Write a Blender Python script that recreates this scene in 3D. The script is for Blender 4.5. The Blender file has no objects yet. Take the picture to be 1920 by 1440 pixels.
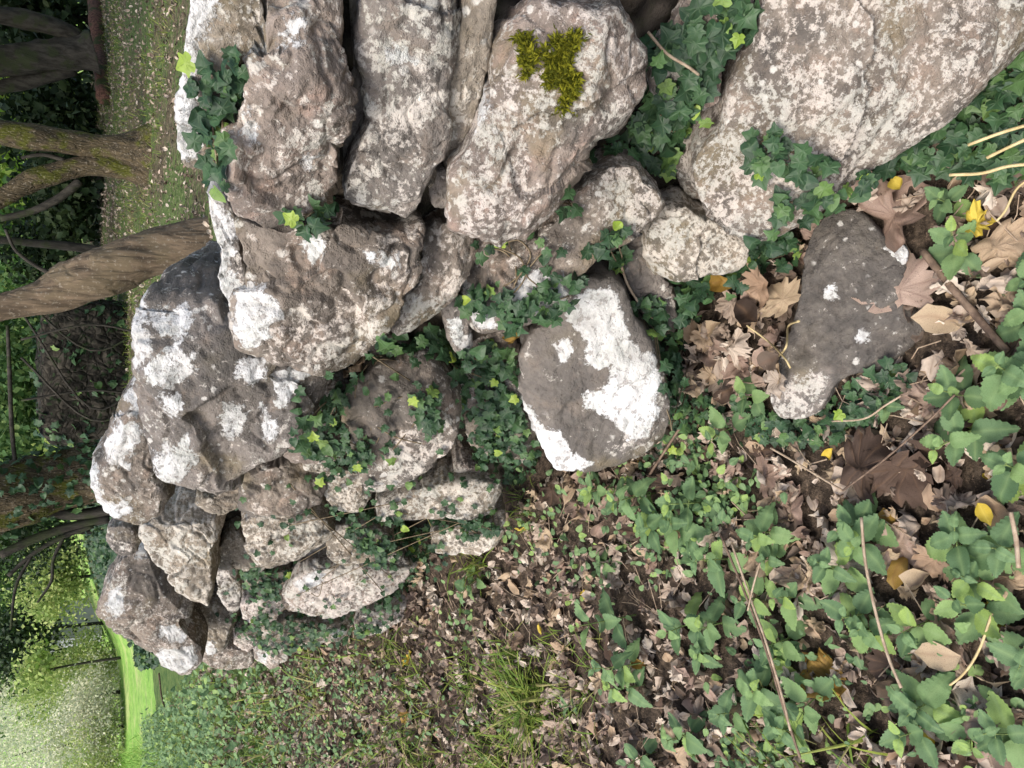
import bpy, bmesh, math, random
import numpy as np
from mathutils import Vector, Matrix
from mathutils.bvhtree import BVHTree
R = math.radians
SC = bpy.context.scene
COL = SC.collection
rng = np.random.default_rng(7)
random.seed(7)

# ------------------------------------------------------------------ camera, world, sun, exposure
CAM_H, PITCH, FPX = 1.55, R(31.8), 1387.0            # phone held sideways, looking down along a field wall
cp, sp = math.cos(PITCH), math.sin(PITCH)
FW = np.array([0, cp, -sp]); UP = np.array([0, sp, cp]); RT = np.array([1.0, 0, 0])
CAMP = np.array([0, 0, CAM_H])
cam = bpy.data.cameras.new('camera')
cam.sensor_width = 36; cam.lens = FPX / 1920 * 36; cam.clip_start = 0.02; cam.clip_end = 2000
camo = bpy.data.objects.new('camera', cam); COL.objects.link(camo)
mw = Matrix.Identity(4)
for i in range(3):
    mw[i][0], mw[i][1], mw[i][2], mw[i][3] = -UP[i], RT[i], -FW[i], CAMP[i]
camo.matrix_world = mw
SC.camera = camo

SUN_AZ, SUN_EL = R(232), R(56)                        # behind the camera's left shoulder, veiled by cloud
W = bpy.data.worlds.new("World"); SC.world = W; W.use_nodes = True
wn = W.node_tree; bg = wn.nodes['Background']
sky = wn.nodes.new('ShaderNodeTexSky'); sky.sky_type = 'NISHITA'; sky.sun_disc = False
sky.sun_elevation = SUN_EL; sky.sun_rotation = SUN_AZ; sky.dust_density = 4.0; sky.air_density = 1.0
sky.ozone_density = 0.6
wn.links.new(sky.outputs[0], bg.inputs[0]); bg.inputs[1].default_value = 0.15
sl = bpy.data.lights.new('sun', 'SUN'); sl.energy = 1.35; sl.angle = R(20); sl.color = (1, 0.96, 0.9)
so = bpy.data.objects.new('sun', sl); COL.objects.link(so)
sdir = Vector((math.sin(SUN_AZ) * math.cos(SUN_EL), math.cos(SUN_AZ) * math.cos(SUN_EL), math.sin(SUN_EL)))
so.rotation_euler = sdir.to_track_quat('Z', 'Y').to_euler(); so.location = (-6, -6, 12)
SC.view_settings.view_transform = 'Standard'; SC.view_settings.look = 'None'
SC.view_settings.gamma = 1; SC.view_settings.exposure = 1.0
SC.cycles.use_denoising = True
SC.cycles.max_bounces = 6; SC.cycles.diffuse_bounces = 3; SC.cycles.transmission_bounces = 3
SC.cycles.filter_width = 1.5

# ------------------------------------------------------------------ small numeric helpers
_perm = rng.permutation(4096).astype(np.int64)
_g = rng.normal(size=(4096, 3)); _g /= np.linalg.norm(_g, axis=1)[:, None]
def pn(P, seed=0):                                   # gradient noise, roughly -0.7 .. 0.7
    P = np.asarray(P, float) + seed * 17.13
    i = np.floor(P).astype(np.int64); f = P - i
    u = f * f * f * (f * (f * 6 - 15) + 10)
    out = np.zeros(len(P))
    for dx in (0, 1):
        for dy in (0, 1):
            for dz in (0, 1):
                h = _perm[(_perm[(_perm[(i[:, 0] + dx) & 4095] + i[:, 1] + dy) & 4095] + i[:, 2] + dz) & 4095]
                g = _g[h]
                d = g[:, 0] * (f[:, 0] - dx) + g[:, 1] * (f[:, 1] - dy) + g[:, 2] * (f[:, 2] - dz)
                wx = u[:, 0] if dx else 1 - u[:, 0]
                wy = u[:, 1] if dy else 1 - u[:, 1]
                wz = u[:, 2] if dz else 1 - u[:, 2]
                out += d * wx * wy * wz
    return out
def fbm(P, oc=4, seed=0, gain=.5):
    a, s, o = 1.0, 1.0, 0
    for k in range(oc):
        o = o + a * pn(P * s, seed + k); a *= gain; s *= 2.03
    return o
def sst(a, b, x):
    t = np.clip((x - a) / (b - a), 0, 1); return t * t * (3 - 2 * t)
def nrm(v):
    v = np.asarray(v, float); return v / np.linalg.norm(v)
def ray(x, y): return FW * FPX - UP * (x - 960) + RT * (720 - y)
def at(x, y, dist):                                  # the point seen at a pixel, dist metres away over the ground
    d = ray(x, y); return CAMP + d * (dist / math.hypot(d[0], d[1]))
def proj(P):
    v = np.asarray(P) - CAMP
    z = v @ FW
    return 960 - (v @ UP) / z * FPX, 720 - (v @ RT) / z * FPX

# ------------------------------------------------------------------ the lie of the land
_cp = [(3.2, -2.3), (1.5, -.3), (.67, .69), (.39, 1.02), (-.06, 1.66), (-.6, 2.63), (-1.3, 4.15), (-2.0, 5.67), (-4.5, 11.1), (-20, 45)]
def _catmull(pts, n=14):
    p = [np.array(a, float) for a in pts]; p = [2 * p[0] - p[1]] + p + [2 * p[-1] - p[-2]]
    o = []
    for i in range(1, len(p) - 2):
        for k in range(n):
            t = k / n
            o.append(.5 * (2 * p[i] + (p[i + 1] - p[i - 1]) * t + (2 * p[i - 1] - 5 * p[i] + 4 * p[i + 1] - p[i + 2]) * t * t
                           + (3 * p[i] - p[i - 1] - 3 * p[i + 1] + p[i + 2]) * t ** 3))
    o.append(p[-2]); return np.array(o)
WC = _catmull(_cp)                                   # foot of the wall, seen from above
_ab = WC[1:] - WC[:-1]; _len = np.linalg.norm(_ab, axis=1); _tan = _ab / _len[:, None]
_out = np.stack([-_tan[:, 1], _tan[:, 0]], 1)        # away from the wood, towards the path
if _out[10] @ np.array([-1, -.3]) < 0: _out = -_out
BAT = .08
def wall_sd(X, Y):
    X = np.atleast_1d(np.asarray(X, float)); Y = np.atleast_1d(np.asarray(Y, float))
    best = np.full(X.shape, 1e9); sgn = np.ones(X.shape)
    for a, ab, l, o in zip(WC[:-1], _ab, _len, _out):
        px, py = X - a[0], Y - a[1]
        t = np.clip((px * ab[0] + py * ab[1]) / (l * l), 0, 1)
        dx, dy = px - t * ab[0], py - t * ab[1]
        d = np.hypot(dx, dy); m = d < best - 1e-9
        best[m] = d[m]; s = np.sign(px * o[0] + py * o[1]); sgn[m] = s[m]
    return best * sgn
def ground_h(X, Y, noise=True):
    X = np.atleast_1d(np.asarray(X, float)); Y = np.atleast_1d(np.asarray(Y, float))
    sd = wall_sd(X, Y)
    hf = .15 * np.clip(Y - 2.6, 0, 3.0) * (1 - .25 * sst(-2.5, -7, X))
    hf = hf - .25 * sst(10.5, 14, Y) + .07 * np.exp(-np.clip(sd, 0, 5) / .18) * sst(9, 6, Y)
    hb = .8 + .012 * np.clip(Y - 4, 0, 60)
    wd = .3 + np.clip(Y - 5.7, 0, 40) * .35
    m = sst(0, 1, (-sd - .12) / wd) * np.where(Y > 4, sst(-.345, -.25, X / np.maximum(Y, .1)), 1)
    h = hf * (1 - m) + hb * m
    far = sst(30, 120, np.hypot(X, Y)); h = h * (1 - far) + far * (1.0 + 16 * sst(40, 260, np.hypot(X, Y)))
    if noise:
        P = np.stack([X, Y, np.zeros_like(X)], 1)
        h = h + (.035 * fbm(P * 1.7, 3, 3) + .012 * fbm(P * 7, 2, 9)) * sst(60, 20, np.hypot(X, Y))
    return h
def pix_wall(x, y, off=0.0, ymax=6.2):
    d = ray(x, y); t = np.linspace(.3, 12, 1200) / math.hypot(d[0], d[1])
    P = CAMP + t[:, None] * d
    F = wall_sd(P[:, 0], P[:, 1]) + BAT * P[:, 2] - off
    bad = (F < 0) | (P[:, 1] > ymax)
    i = int(np.argmax(bad)) if bad.any() else len(t) - 1
    return P[i]
def pix_ground(px, py):                              # arrays of pixels -> points on the ground
    px = np.atleast_1d(np.asarray(px, float)); py = np.atleast_1d(np.asarray(py, float))
    D = FW * FPX - UP * (px - 960)[:, None] + RT * (720 - py)[:, None]
    D /= np.linalg.norm(D, axis=1)[:, None]
    t = np.full(len(px), .5); live = np.ones(len(px), bool)
    for k in range(160):
        P = CAMP + D * t[:, None]
        g = P[:, 2] - ground_h(P[:, 0], P[:, 1])
        live = live & (g > .002) & (t < 60)
        if not live.any(): break
        t = np.where(live, t + np.clip(g * .6, .003, .8), t)
    return CAMP + D * t[:, None]
def in_poly(px, py, poly):
    poly = np.asarray(poly, float); c = np.zeros(np.shape(px), bool); j = len(poly) - 1
    for i in range(len(poly)):
        xi, yi = poly[i]; xj, yj = poly[j]
        k = ((yi > py) != (yj > py)) & (px < (xj - xi) * (py - yi) / (yj - yi + 1e-12) + xi)
        c ^= k; j = i
    return c
def sdist(px, py, poly):                             # > 0 inside
    poly = np.asarray(poly, float); d = np.full(np.shape(px), 1e9)
    for a, b in zip(poly, np.roll(poly, -1, 0)):
        ab = b - a; t = np.clip(((px - a[0]) * ab[0] + (py - a[1]) * ab[1]) / (ab @ ab + 1e-12), 0, 1)
        d = np.minimum(d, np.hypot(px - a[0] - t * ab[0], py - a[1] - t * ab[1]))
    return np.where(in_poly(px, py, poly), d, -d)

# ------------------------------------------------------------------ object helpers
def tag(o, label=None, cat=None, group=None, kind=None):
    if label: o['label'] = label
    if cat: o['category'] = cat
    if group: o['group'] = group
    if kind: o['kind'] = kind
    return o
def empty(name, loc=(0, 0, 0), rz=0, **k):
    o = bpy.data.objects.new(name, None); o.location = loc; o.rotation_euler = (0, 0, rz); o.empty_display_size = .1
    COL.objects.link(o); return tag(o, **k)
def tri_mesh(name, V, T, smooth=True, attrs=None, mat=None):
    V = np.asarray(V, np.float32); T = np.asarray(T, np.int32)
    me = bpy.data.meshes.new(name)
    me.vertices.add(len(V)); me.vertices.foreach_set('co', V.ravel())
    me.loops.add(T.size); me.loops.foreach_set('vertex_index', T.ravel())
    me.polygons.add(len(T)); me.polygons.foreach_set('loop_start', np.arange(0, T.size, T.shape[1], dtype=np.int32))
    me.update(calc_edges=True)
    if smooth: me.polygons.foreach_set('use_smooth', np.ones(len(T), bool))
    for k, a in (attrs or {}).items():
        a = np.asarray(a, np.float32)
        if a.ndim == 2:
            at_ = me.attributes.new(k, 'FLOAT_COLOR', 'POINT'); at_.data.foreach_set('color', a.ravel())
        else:
            at_ = me.attributes.new(k, 'FLOAT', 'POINT'); at_.data.foreach_set('value', a)
    if mat: me.materials.append(mat)
    return me
def mobj(name, me, parent=None, loc=None, **k):
    o = bpy.data.objects.new(name, me); COL.objects.link(o)
    if parent: o.parent = parent
    if loc is not None: o.location = loc
    return tag(o, **k)
def tube(path, rad, sides=8, rough=0.0, seed=0, freq=3.0, cap=True):
    path = np.asarray(path, float); n = len(path)
    rad = np.broadcast_to(np.asarray(rad, float), (n,))
    tn = np.gradient(path, axis=0); tn /= np.linalg.norm(tn, axis=1)[:, None] + 1e-12
    a = np.array([0, 0, 1.0]) if abs(tn[0][2]) < .9 else np.array([1.0, 0, 0])
    V = []
    for i in range(n):
        b = nrm(np.cross(tn[i], a)); a = np.cross(b, tn[i])
        th = np.arange(sides) / sides * 2 * math.pi
        V.append(path[i] + rad[i] * (np.cos(th)[:, None] * a + np.sin(th)[:, None] * b))
    V = np.concatenate(V); T = []
    for i in range(n - 1):
        for k in range(sides):
            p, q = i * sides + k, i * sides + (k + 1) % sides
            T += [(p, q, q + sides), (p, q + sides, p + sides)]
    if cap:
        for base, flip in ((0, True), ((n - 1) * sides, False)):
            for k in range(1, sides - 1):
                t = (base, base + k, base + k + 1); T.append(t[::-1] if flip else t)
    if rough:
        ctr = np.repeat(path, sides, 0); dv = V - ctr; rr = np.linalg.norm(dv, axis=1)[:, None] + 1e-9
        V = ctr + dv * (1 + rough * fbm(V * freq * np.array([1, 1, .35]), 4, seed)[:, None])
    return V, np.array(T)
def join(parts):
    V, T, o = [], [], 0
    for v, t in parts:
        V.append(v); T.append(np.asarray(t) + o); o += len(v)
    return np.concatenate(V), np.concatenate(T)
def spline(pts, n=8):
    p = np.asarray(pts, float); p = np.vstack([2 * p[0] - p[1], p, 2 * p[-1] - p[-2]]); o = []
    for i in range(1, len(p) - 2):
        for k in range(n):
            t = k / n
            o.append(.5 * (2 * p[i] + (p[i + 1] - p[i - 1]) * t + (2 * p[i - 1] - 5 * p[i] + 4 * p[i + 1] - p[i + 2]) * t * t
                           + (3 * p[i] - p[i - 1] - 3 * p[i + 1] + p[i + 2]) * t ** 3))
    o.append(p[-2]); return np.array(o)

# ------------------------------------------------------------------ materials
class NT:
    def __init__(s, name):
        s.m = bpy.data.materials.new(name); s.m.use_nodes = True; s.t = s.m.node_tree
        s.b = s.t.nodes['Principled BSDF']; s.o = s.t.nodes['Material Output']
    def n(s, typ, ins=None, out=0, **props):
        nd = s.t.nodes.new('ShaderNode' + typ)
        for k, v in props.items(): setattr(nd, k, v)
        for k, v in (ins or {}).items(): s.put(nd, k, v)
        return nd.outputs[out]
    def put(s, nd, k, v):
        i = nd.inputs[k]
        if isinstance(v, bpy.types.NodeSocket): s.t.links.new(v, i)
        else: i.default_value = (*v, 1) if isinstance(v, tuple) and len(v) == 3 and i.type == 'RGBA' else v
    def mix(s, f, a, b, blend='MIX'):
        nd = s.t.nodes.new('ShaderNodeMix'); nd.data_type = 'RGBA'; nd.blend_type = blend
        s.put(nd, 0, f); s.put(nd, 6, a); s.put(nd, 7, b); return nd.outputs[2]
    def math(s, op, a, b=0.0, c=None):
        d = {0: a, 1: b}
        if c is not None: d[2] = c
        return s.n('Math', d, operation=op)
    def noise(s, vec, scale, detail=4, rough=.55, dist=0.0):
        return s.n('TexNoise', {'Vector': vec, 'Scale': scale, 'Detail': detail, 'Roughness': rough, 'Distortion': dist})
    def step(s, x, a, b): return s.n('MapRange', {0: x, 1: a, 2: b}, interpolation_type='SMOOTHSTEP')
    def attr(s, name, typ='GEOMETRY', out=0): return s.n('Attribute', attribute_name=name, attribute_type=typ, out=out)
    def ramp(s, f, stops):
        nd = s.t.nodes.new('ShaderNodeValToRGB'); s.put(nd, 0, f); cr = nd.color_ramp
        while len(cr.elements) < len(stops): cr.elements.new(.5)
        for e, (p, c) in zip(cr.elements, stops): e.position = p; e.color = (*c, 1)
        return nd.outputs[0]

def stone_mat(name, mid, dark, warm, pale):
    N = NT(name)
    oi = N.n('ObjectInfo', out=5)
    tc = N.n('TexCoord', out=3)
    vec = N.n('VectorMath', {0: tc, 1: N.n('VectorMath', {0: oi, 1: (37., 19., 53.)}, operation='MULTIPLY')}, operation='ADD')
    k = N.math('MULTIPLY_ADD', N.math('FRACT', N.math('MULTIPLY', oi, 7.31)), .75, .7)
    sv = N.t.nodes.new('ShaderNodeVectorMath'); sv.operation = 'SCALE'; N.t.links.new(vec, sv.inputs[0]); N.t.links.new(k, sv.inputs['Scale']); vec = sv.outputs[0]
    li = N.attr('lich'); sep = N.t.nodes.new('ShaderNodeSeparateColor'); N.t.links.new(li, sep.inputs[0])
    aw, ap, ad = sep.outputs[0], sep.outputs[1], sep.outputs[2]
    n1 = N.noise(vec, 7, 5, .6); n2 = N.noise(vec, 24, 6, .65); n3 = N.noise(vec, 90, 5, .7); n4 = N.noise(vec, 13, 6, .7, .4)
    c = N.mix(N.step(n1, .38, .62), dark, mid)
    c = N.mix(N.math('MULTIPLY', N.step(n4, .5, .68), .75), c, warm)
    c = N.mix(N.math('MULTIPLY', N.step(n3, .42, .68), .5), c, N.mix(.5, c, (.03, .026, .022)))
    # olive and ochre algae film in broad soft patches
    n5 = N.noise(vec, 4.5, 4, .6)
    c = N.mix(N.math('MULTIPLY', N.step(n5, .53, .68), .45), c, (.17, .135, .065))
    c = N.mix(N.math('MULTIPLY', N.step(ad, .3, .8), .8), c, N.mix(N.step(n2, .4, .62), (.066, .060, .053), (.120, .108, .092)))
    # damp dark stains
    st_ = N.step(N.noise(vec, 3.4, 6, .68), .54, .63)
    c = N.mix(N.math('MULTIPLY', st_, .6), c, (.088, .082, .074))
    # pinkish cream crust, broken into flecks
    pm = N.math('ADD', ap, N.math('MULTIPLY', N.math('SUBTRACT', n2, .5), 1.7))
    pm = N.math('ADD', pm, N.math('MULTIPLY', N.math('SUBTRACT', N.noise(vec, 70, 5, .72), .5), 2.3))
    pmask = N.step(pm, .44, .70)
    pc = N.mix(N.step(N.noise(vec, 9, 3), .4, .62), pale, (.47, .455, .40))
    c = N.mix(N.math('MULTIPLY', pmask, .80), c, pc)
    vor = N.n('TexVoronoi', {'Vector': vec, 'Scale': 26.0, 'Randomness': 1.0})
    dots = N.math('MULTIPLY', N.step(N.math('ADD', vor, N.math('MULTIPLY', n3, .5)), .52, .40), N.step(N.noise(vec, 11, 2), .50, .60))
    c = N.mix(N.math('MULTIPLY', dots, .85), c, (.56, .54, .49))
    # white crustose lichen with crisp edges
    wm = N.math('ADD', aw, N.math('MULTIPLY', N.math('SUBTRACT', N.noise(vec, 17, 6, .68, .6), .5), 1.35))
    wm = N.math('ADD', wm, N.math('MULTIPLY', N.math('SUBTRACT', n3, .5), .75))
    wmask = N.step(wm, .39, .51)
    pits = N.step(N.noise(vec, 52, 4, .72), .54, .62)
    wc = N.mix(N.step(n1, .4, .65), (.62, .62, .61), (.47, .465, .44))
    wc = N.mix(N.math('MULTIPLY', N.step(n4, .46, .6), .6), wc, (.40, .41, .375)); wc = N.mix(N.math('MULTIPLY', pits, .75), wc, (.26, .24, .22))
    c = N.mix(N.math('MULTIPLY', wmask, N.math('MULTIPLY_ADD', N.step(n2, .34, .52), .35, .65)), c, wc)
    black = N.step(N.noise(vec, 48, 4, .75), .66, .72)
    c = N.mix(N.math('MULTIPLY', black, .5), c, (.035, .03, .027))
    N.put(N.b, 'Base Color', c); N.put(N.b, 'Roughness', .93); N.put(N.b, 'Specular IOR Level', .2)
    hgt = N.math('ADD', N.math('MULTIPLY', n2, .55), N.math('MULTIPLY', N.noise(vec, 170, 4, .7), .35))
    hgt = N.math('ADD', hgt, N.math('ADD', N.math('MULTIPLY', wmask, .12), N.math('MULTIPLY', pmask, .06)))
    hgt = N.math('SUBTRACT', hgt, N.math('MULTIPLY', pits, .12))
    bp = N.n('Bump', {'Strength': .9, 'Distance': .012, 'Height': hgt}); N.put(N.b, 'Normal', bp)
    return N.m
M = {}
M['brown'] = stone_mat('brown stone', (.238, .202, .165), (.130, .112, .095), (.275, .208, .160), (.57, .512, .45))
M['pink'] = stone_mat('pinkish stone', (.282, .234, .196), (.158, .133, .114), (.320, .232, .186), (.58, .52, .465))
M['grey'] = stone_mat('grey stone', (.205, .182, .160), (.118, .107, .096), (.235, .192, .155), (.55, .505, .45))
M['tan'] = stone_mat('tan stone', (.280, .242, .192), (.162, .140, .112), (.305, .242, .176), (.57, .52, .445))

def leaf_mat(name, stops, vein, trans=.25, rough=.5, spec=.4, spots=None, veinw=.55):
    N = NT(name)
    rnd = N.attr('rnd', out=2); vn = N.attr('vein', out=2)
    tc = N.n('TexCoord', out=3); nz = N.noise(tc, 60, 4, .6)
    oi = N.n('ObjectInfo', out=5)
    f = N.math('FRACT', N.math('ADD', rnd, oi))
    c = N.ramp(f, stops)
    c = N.mix(N.math('MULTIPLY', N.step(nz, .4, .7), .35), c, N.mix(.6, c, (.02, .02, .01)))
    if spots: c = N.mix(N.math('MULTIPLY', N.step(N.noise(tc, 38, 3, .6), .58, .7), .8), c, spots)
    c = N.mix(N.math('MULTIPLY', N.math('POWER', vn, 3.0), veinw), c, vein)
    N.put(N.b, 'Base Color', c); N.put(N.b, 'Roughness', rough); N.put(N.b, 'Specular IOR Level', spec)
    bp = N.n('Bump', {'Strength': .5, 'Distance': .002, 'Height': N.math('ADD', nz, vn)}); N.put(N.b, 'Normal', bp)
    if trans:
        tr = N.n('BsdfTranslucent', {'Color': c})
        mx = N.n('MixShader', {0: trans, 1: N.b.outputs[0], 2: tr}); N.t.links.new(mx, N.o.inputs[0])
    return N.m
M['ivy'] = leaf_mat('ivy leaf', [(0, (.015, .042, .018)), (.4, (.026, .066, .027)), (.8, (.044, .098, .036)), (.95, (.075, .145, .042)), (1, (.16, .25, .05))], (.13, .20, .10), .15, .5, .35, None, .45)
M['ivyyoung'] = leaf_mat('young ivy leaf', [(0, (.20, .33, .04)), (1, (.30, .40, .06))], (.32, .42, .12), .3, .45, .4)
M['nettle'] = leaf_mat('nettle leaf', [(0, (.095, .175, .080)), (.5, (.165, .275, .125)), (.8, (.235, .37, .145)), (1, (.33, .47, .120))], (.26, .38, .16), .38, .55, .3)
M['dead'] = leaf_mat('dead leaf', [(0, (.085, .062, .046)), (.18, (.22, .165, .125)), (.42, (.36, .285, .22)), (.66, (.48, .39, .31)), (.9, (.62, .54, .44)), (1, (.14, .10, .076))], (.14, .085, .055), .15, .7, .25, (.09, .055, .04), .5)
M['tanleaf'] = leaf_mat('tan leaf', [(0, (.40, .29, .19)), (.6, (.47, .37, .245)), (1, (.36, .25, .17))], (.26, .17, .11), .2, .65, .25, (.20, .13, .085))
M['pinkleaf'] = leaf_mat('pinkish dead leaf', [(0, (.27, .19, .145)), (1, (.37, .275, .215))], (.17, .10, .075), .15, .6, .3, (.15, .09, .07))
M['darkleaf'] = leaf_mat('rotting leaf', [(0, (.045, .031, .024)), (1, (.095, .062, .045))], (.14, .085, .05), .05, .8, .2, (.03, .02, .017))
M['yellow'] = leaf_mat('yellow leaf', [(0, (.58, .42, .04)), (1, (.66, .51, .08))], (.78, .62, .12), .25, .5, .3, (.5, .30, .03))
M['ochre'] = leaf_mat('ochre leaf', [(0, (.30, .185, .040)), (1, (.40, .26, .06))], (.24, .13, .04), .25, .5, .3, (.16, .085, .025))
M['grass'] = leaf_mat('grass blade', [(0, (.09, .17, .03)), (.4, (.16, .25, .04)), (.7, (.25, .30, .055)), (1, (.33, .29, .13))], (.2, .3, .06), .3, .6, .2)
M['fieldgrass'] = leaf_mat('meadow grass blade', [(0, (.14, .30, .05)), (.6, (.22, .40, .07)), (1, (.38, .48, .14))], (.3, .5, .1), .3, .6, .2)
M['moss'] = leaf_mat('moss frond', [(0, (.045, .055, .006)), (.5, (.11, .12, .009)), (1, (.26, .25, .02))], (.2, .2, .02), .2, .8, .1)

def plain(name, c1, c2, scale=20, rough=.85, bump=.4, stretch=(1, 1, 1), c3=None, dist=.01, crack=0):
    N = NT(name); tc = N.n('TexCoord', out=3)
    v = N.n('VectorMath', {0: tc, 1: stretch}, operation='MULTIPLY')
    n = N.noise(v, scale, 6, .65); c = N.mix(N.step(n, .35, .65), c1, c2)
    if c3: c = N.mix(N.step(N.noise(tc, scale * .22, 4, .6), .50, .62), c, c3)
    if crack:
        wv = N.n('VectorMath', {0: v, 1: N.n('VectorMath', {0: N.n('TexNoise', {'Vector': v, 'Scale': crack * .7}, out=1), 1: (2.2 / crack,) * 3}, operation='MULTIPLY')}, operation='ADD')
        e = N.step(N.n('TexVoronoi', {'Vector': wv, 'Scale': float(crack)}, feature='DISTANCE_TO_EDGE'), .0, .22)
        c = N.mix(N.math('MULTIPLY_ADD', e, .3, .7), N.mix(.6, c, (.018, .014, .010)), c); n = N.math('ADD', n, N.math('MULTIPLY', e, .35))
        c = N.mix(N.math('MULTIPLY', N.step(N.noise(tc, 60, 4, .7), .56, .66), .6), c, (.30, .26, .20))
    N.put(N.b, 'Base Color', c); N.put(N.b, 'Roughness', rough); N.put(N.b, 'Specular IOR Level', .2)
    N.put(N.b, 'Normal', N.n('Bump', {'Strength': bump, 'Distance': dist, 'Height': n})); return N.m
M['bark'] = plain('brown bark', (.075, .056, .038), (.190, .140, .092), 22, .9, .9, (1, 1, .16), (.15, .115, .072), .012, 15)
M['mossbark'] = plain('mossy bark', (.045, .036, .022), (.105, .080, .045), 22, .9, .9, (1, 1, .3), (.075, .080, .012), .02, 26)
M['darkbark'] = plain('dark bark', (.022, .020, .016), (.060, .054, .044), 18, .9, .9, (1, 1, .3), (.035, .042, .020), .02)
M['stem'] = plain('ivy stem', (.10, .075, .045), (.20, .16, .10), 60)
M['greenstem'] = plain('green stem', (.12, .20, .06), (.22, .26, .09), 60)
M['straw'] = plain('dry straw', (.40, .31, .15), (.54, .44, .24), 40)
M['twig'] = plain('brown twig', (.085, .058, .042), (.19, .135, .095), 50)
M['paletwig'] = plain('pale twig', (.26, .19, .13), (.40, .32, .23), 50)
M['redlog'] = plain('reddish log', (.045, .025, .018), (.14, .07, .05), 30, .9, .8, (1, 1, 1), (.035, .045, .015), .02)

def ground_mat():
    N = NT('earth and grass'); tc = N.n('TexCoord', out=3)
    sep = N.t.nodes.new('ShaderNodeSeparateColor'); N.t.links.new(N.attr('zone'), sep.inputs[0])
    field, wood, bank = sep.outputs
    n1 = N.noise(tc, 9, 6, .7); n2 = N.noise(tc, 38, 5, .7); n3 = N.noise(tc, 1.3, 4, .6); n4 = N.noise(tc, 110, 4, .7)
    soil = N.mix(N.step(n2, .4, .62), (.034, .026, .019), (.095, .072, .052))
    soil = N.mix(N.math('MULTIPLY', N.step(n4, .55, .68), .7), soil, (.20, .145, .105))
    n6 = N.noise(tc, 26, 6, .75); n7 = N.noise(tc, 14, 5, .7)
    wd = N.mix(N.step(n6, .40, .60), (.040, .034, .020), (.135, .110, .068))
    wd = N.mix(N.math('MULTIPLY', N.step(N.math('ADD', n3, N.math('MULTIPLY', N.math('SUBTRACT', n7, .5), .9)), .41, .55), .88), wd, N.mix(N.step(n6, .4, .62), (.040, .070, .018), (.105, .165, .045)))
    wd = N.mix(N.math('MULTIPLY', N.step(n2, .57, .64), .75), wd, (.33, .28, .20))
    fd = N.mix(N.step(n1, .38, .62), (.15, .31, .055), (.25, .42, .085))
    fd = N.mix(N.math('MULTIPLY', N.step(N.noise(tc, .9, 6, .7), .45, .62), .7), fd, (.40, .42, .18)); fd = N.mix(N.math('MULTIPLY', N.step(N.noise(tc, 4, 5, .7), .5, .64), .6), fd, (.09, .19, .045))
    bk = N.mix(N.step(n1, .4, .6), (.05, .10, .028), (.12, .17, .05))
    nn = N.math('MULTIPLY', N.math('SUBTRACT', n1, .5), .9)
    c = N.mix(N.step(N.math('ADD', bank, nn), .4, .6), soil, bk)
    c = N.mix(N.step(N.math('ADD', wood, N.math('MULTIPLY', nn, .4)), .4, .6), c, wd)
    c = N.mix(N.step(N.math('ADD', field, N.math('MULTIPLY', nn, .3)), .4, .6), c, fd)
    N.put(N.b, 'Base Color', c); N.put(N.b, 'Roughness', .95); N.put(N.b, 'Specular IOR Level', .15)
    N.put(N.b, 'Normal', N.n('Bump', {'Strength': .9, 'Distance': .03, 'Height': n2})); return N.m
M['ground'] = ground_mat()
def rubble_mat():
    N = NT('earth and rubble'); tc = N.n('TexCoord', out=3)
    v = N.n('TexVoronoi', {'Vector': tc, 'Scale': 16.0}); n = N.noise(tc, 40, 5, .7)
    c = N.mix(N.step(v, .25, .6), (.085, .070, .055), (.020, .017, .014)); c = N.mix(N.math('MULTIPLY', N.step(n, .5, .7), .5), c, (.05, .05, .028))
    N.put(N.b, 'Base Color', c); N.put(N.b, 'Roughness', .95); N.put(N.b, 'Specular IOR Level', .1)
    N.put(N.b, 'Normal', N.n('Bump', {'Strength': 1, 'Distance': .03, 'Height': N.math('SUBTRACT', N.math('MULTIPLY', n, .4), v)})); return N.m
M['rubble'] = rubble_mat()

# ------------------------------------------------------------------ ground: one sheet out to the horizon
gx = np.concatenate([-np.geomspace(400, 14, 26), np.arange(-13, -5, .35), np.arange(-5, 2.6, .05), np.arange(2.7, 14, .3), np.geomspace(14.5, 400, 26)])
gy = np.concatenate([-np.geomspace(60, 1.5, 14), np.arange(-1, 8, .05), np.arange(8, 16, .2), np.arange(16, 40, .8), np.geomspace(41, 700, 26)])
GX, GY = np.meshgrid(gx, gy); fx, fy = GX.ravel(), GY.ravel()
fz = ground_h(fx, fy); sdg = wall_sd(fx, fy)
nx, ny = len(gx), len(gy)
idx = np.arange(nx * ny).reshape(ny, nx)
Q = np.stack([idx[:-1, :-1].ravel(), idx[:-1, 1:].ravel(), idx[1:, 1:].ravel(), idx[1:, :-1].ravel()], 1)
wdz = sst(0, .3, -sdg - .05) * sst(22, 18, np.hypot(fx, fy)) * np.where(fy > 4, sst(-.335, -.285, fx / np.maximum(fy, .1)), 1)
fld = sst(10.3, 11.4, fy + .25 * fbm(np.stack([fx, fy, 0 * fx], 1) * .8, 3, 5)) * (1 - wdz)
bnk = sst(3.1, 4.5, fy - .28 * fx - 1.6) * (1 - wdz)
zone = np.stack([fld, wdz, bnk, np.ones_like(fld)], 1)
g_me = tri_mesh('ground', np.stack([fx, fy, fz], 1), Q, True, {'zone': zone}, M['ground'])
mobj('ground', g_me, kind='structure')

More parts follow.
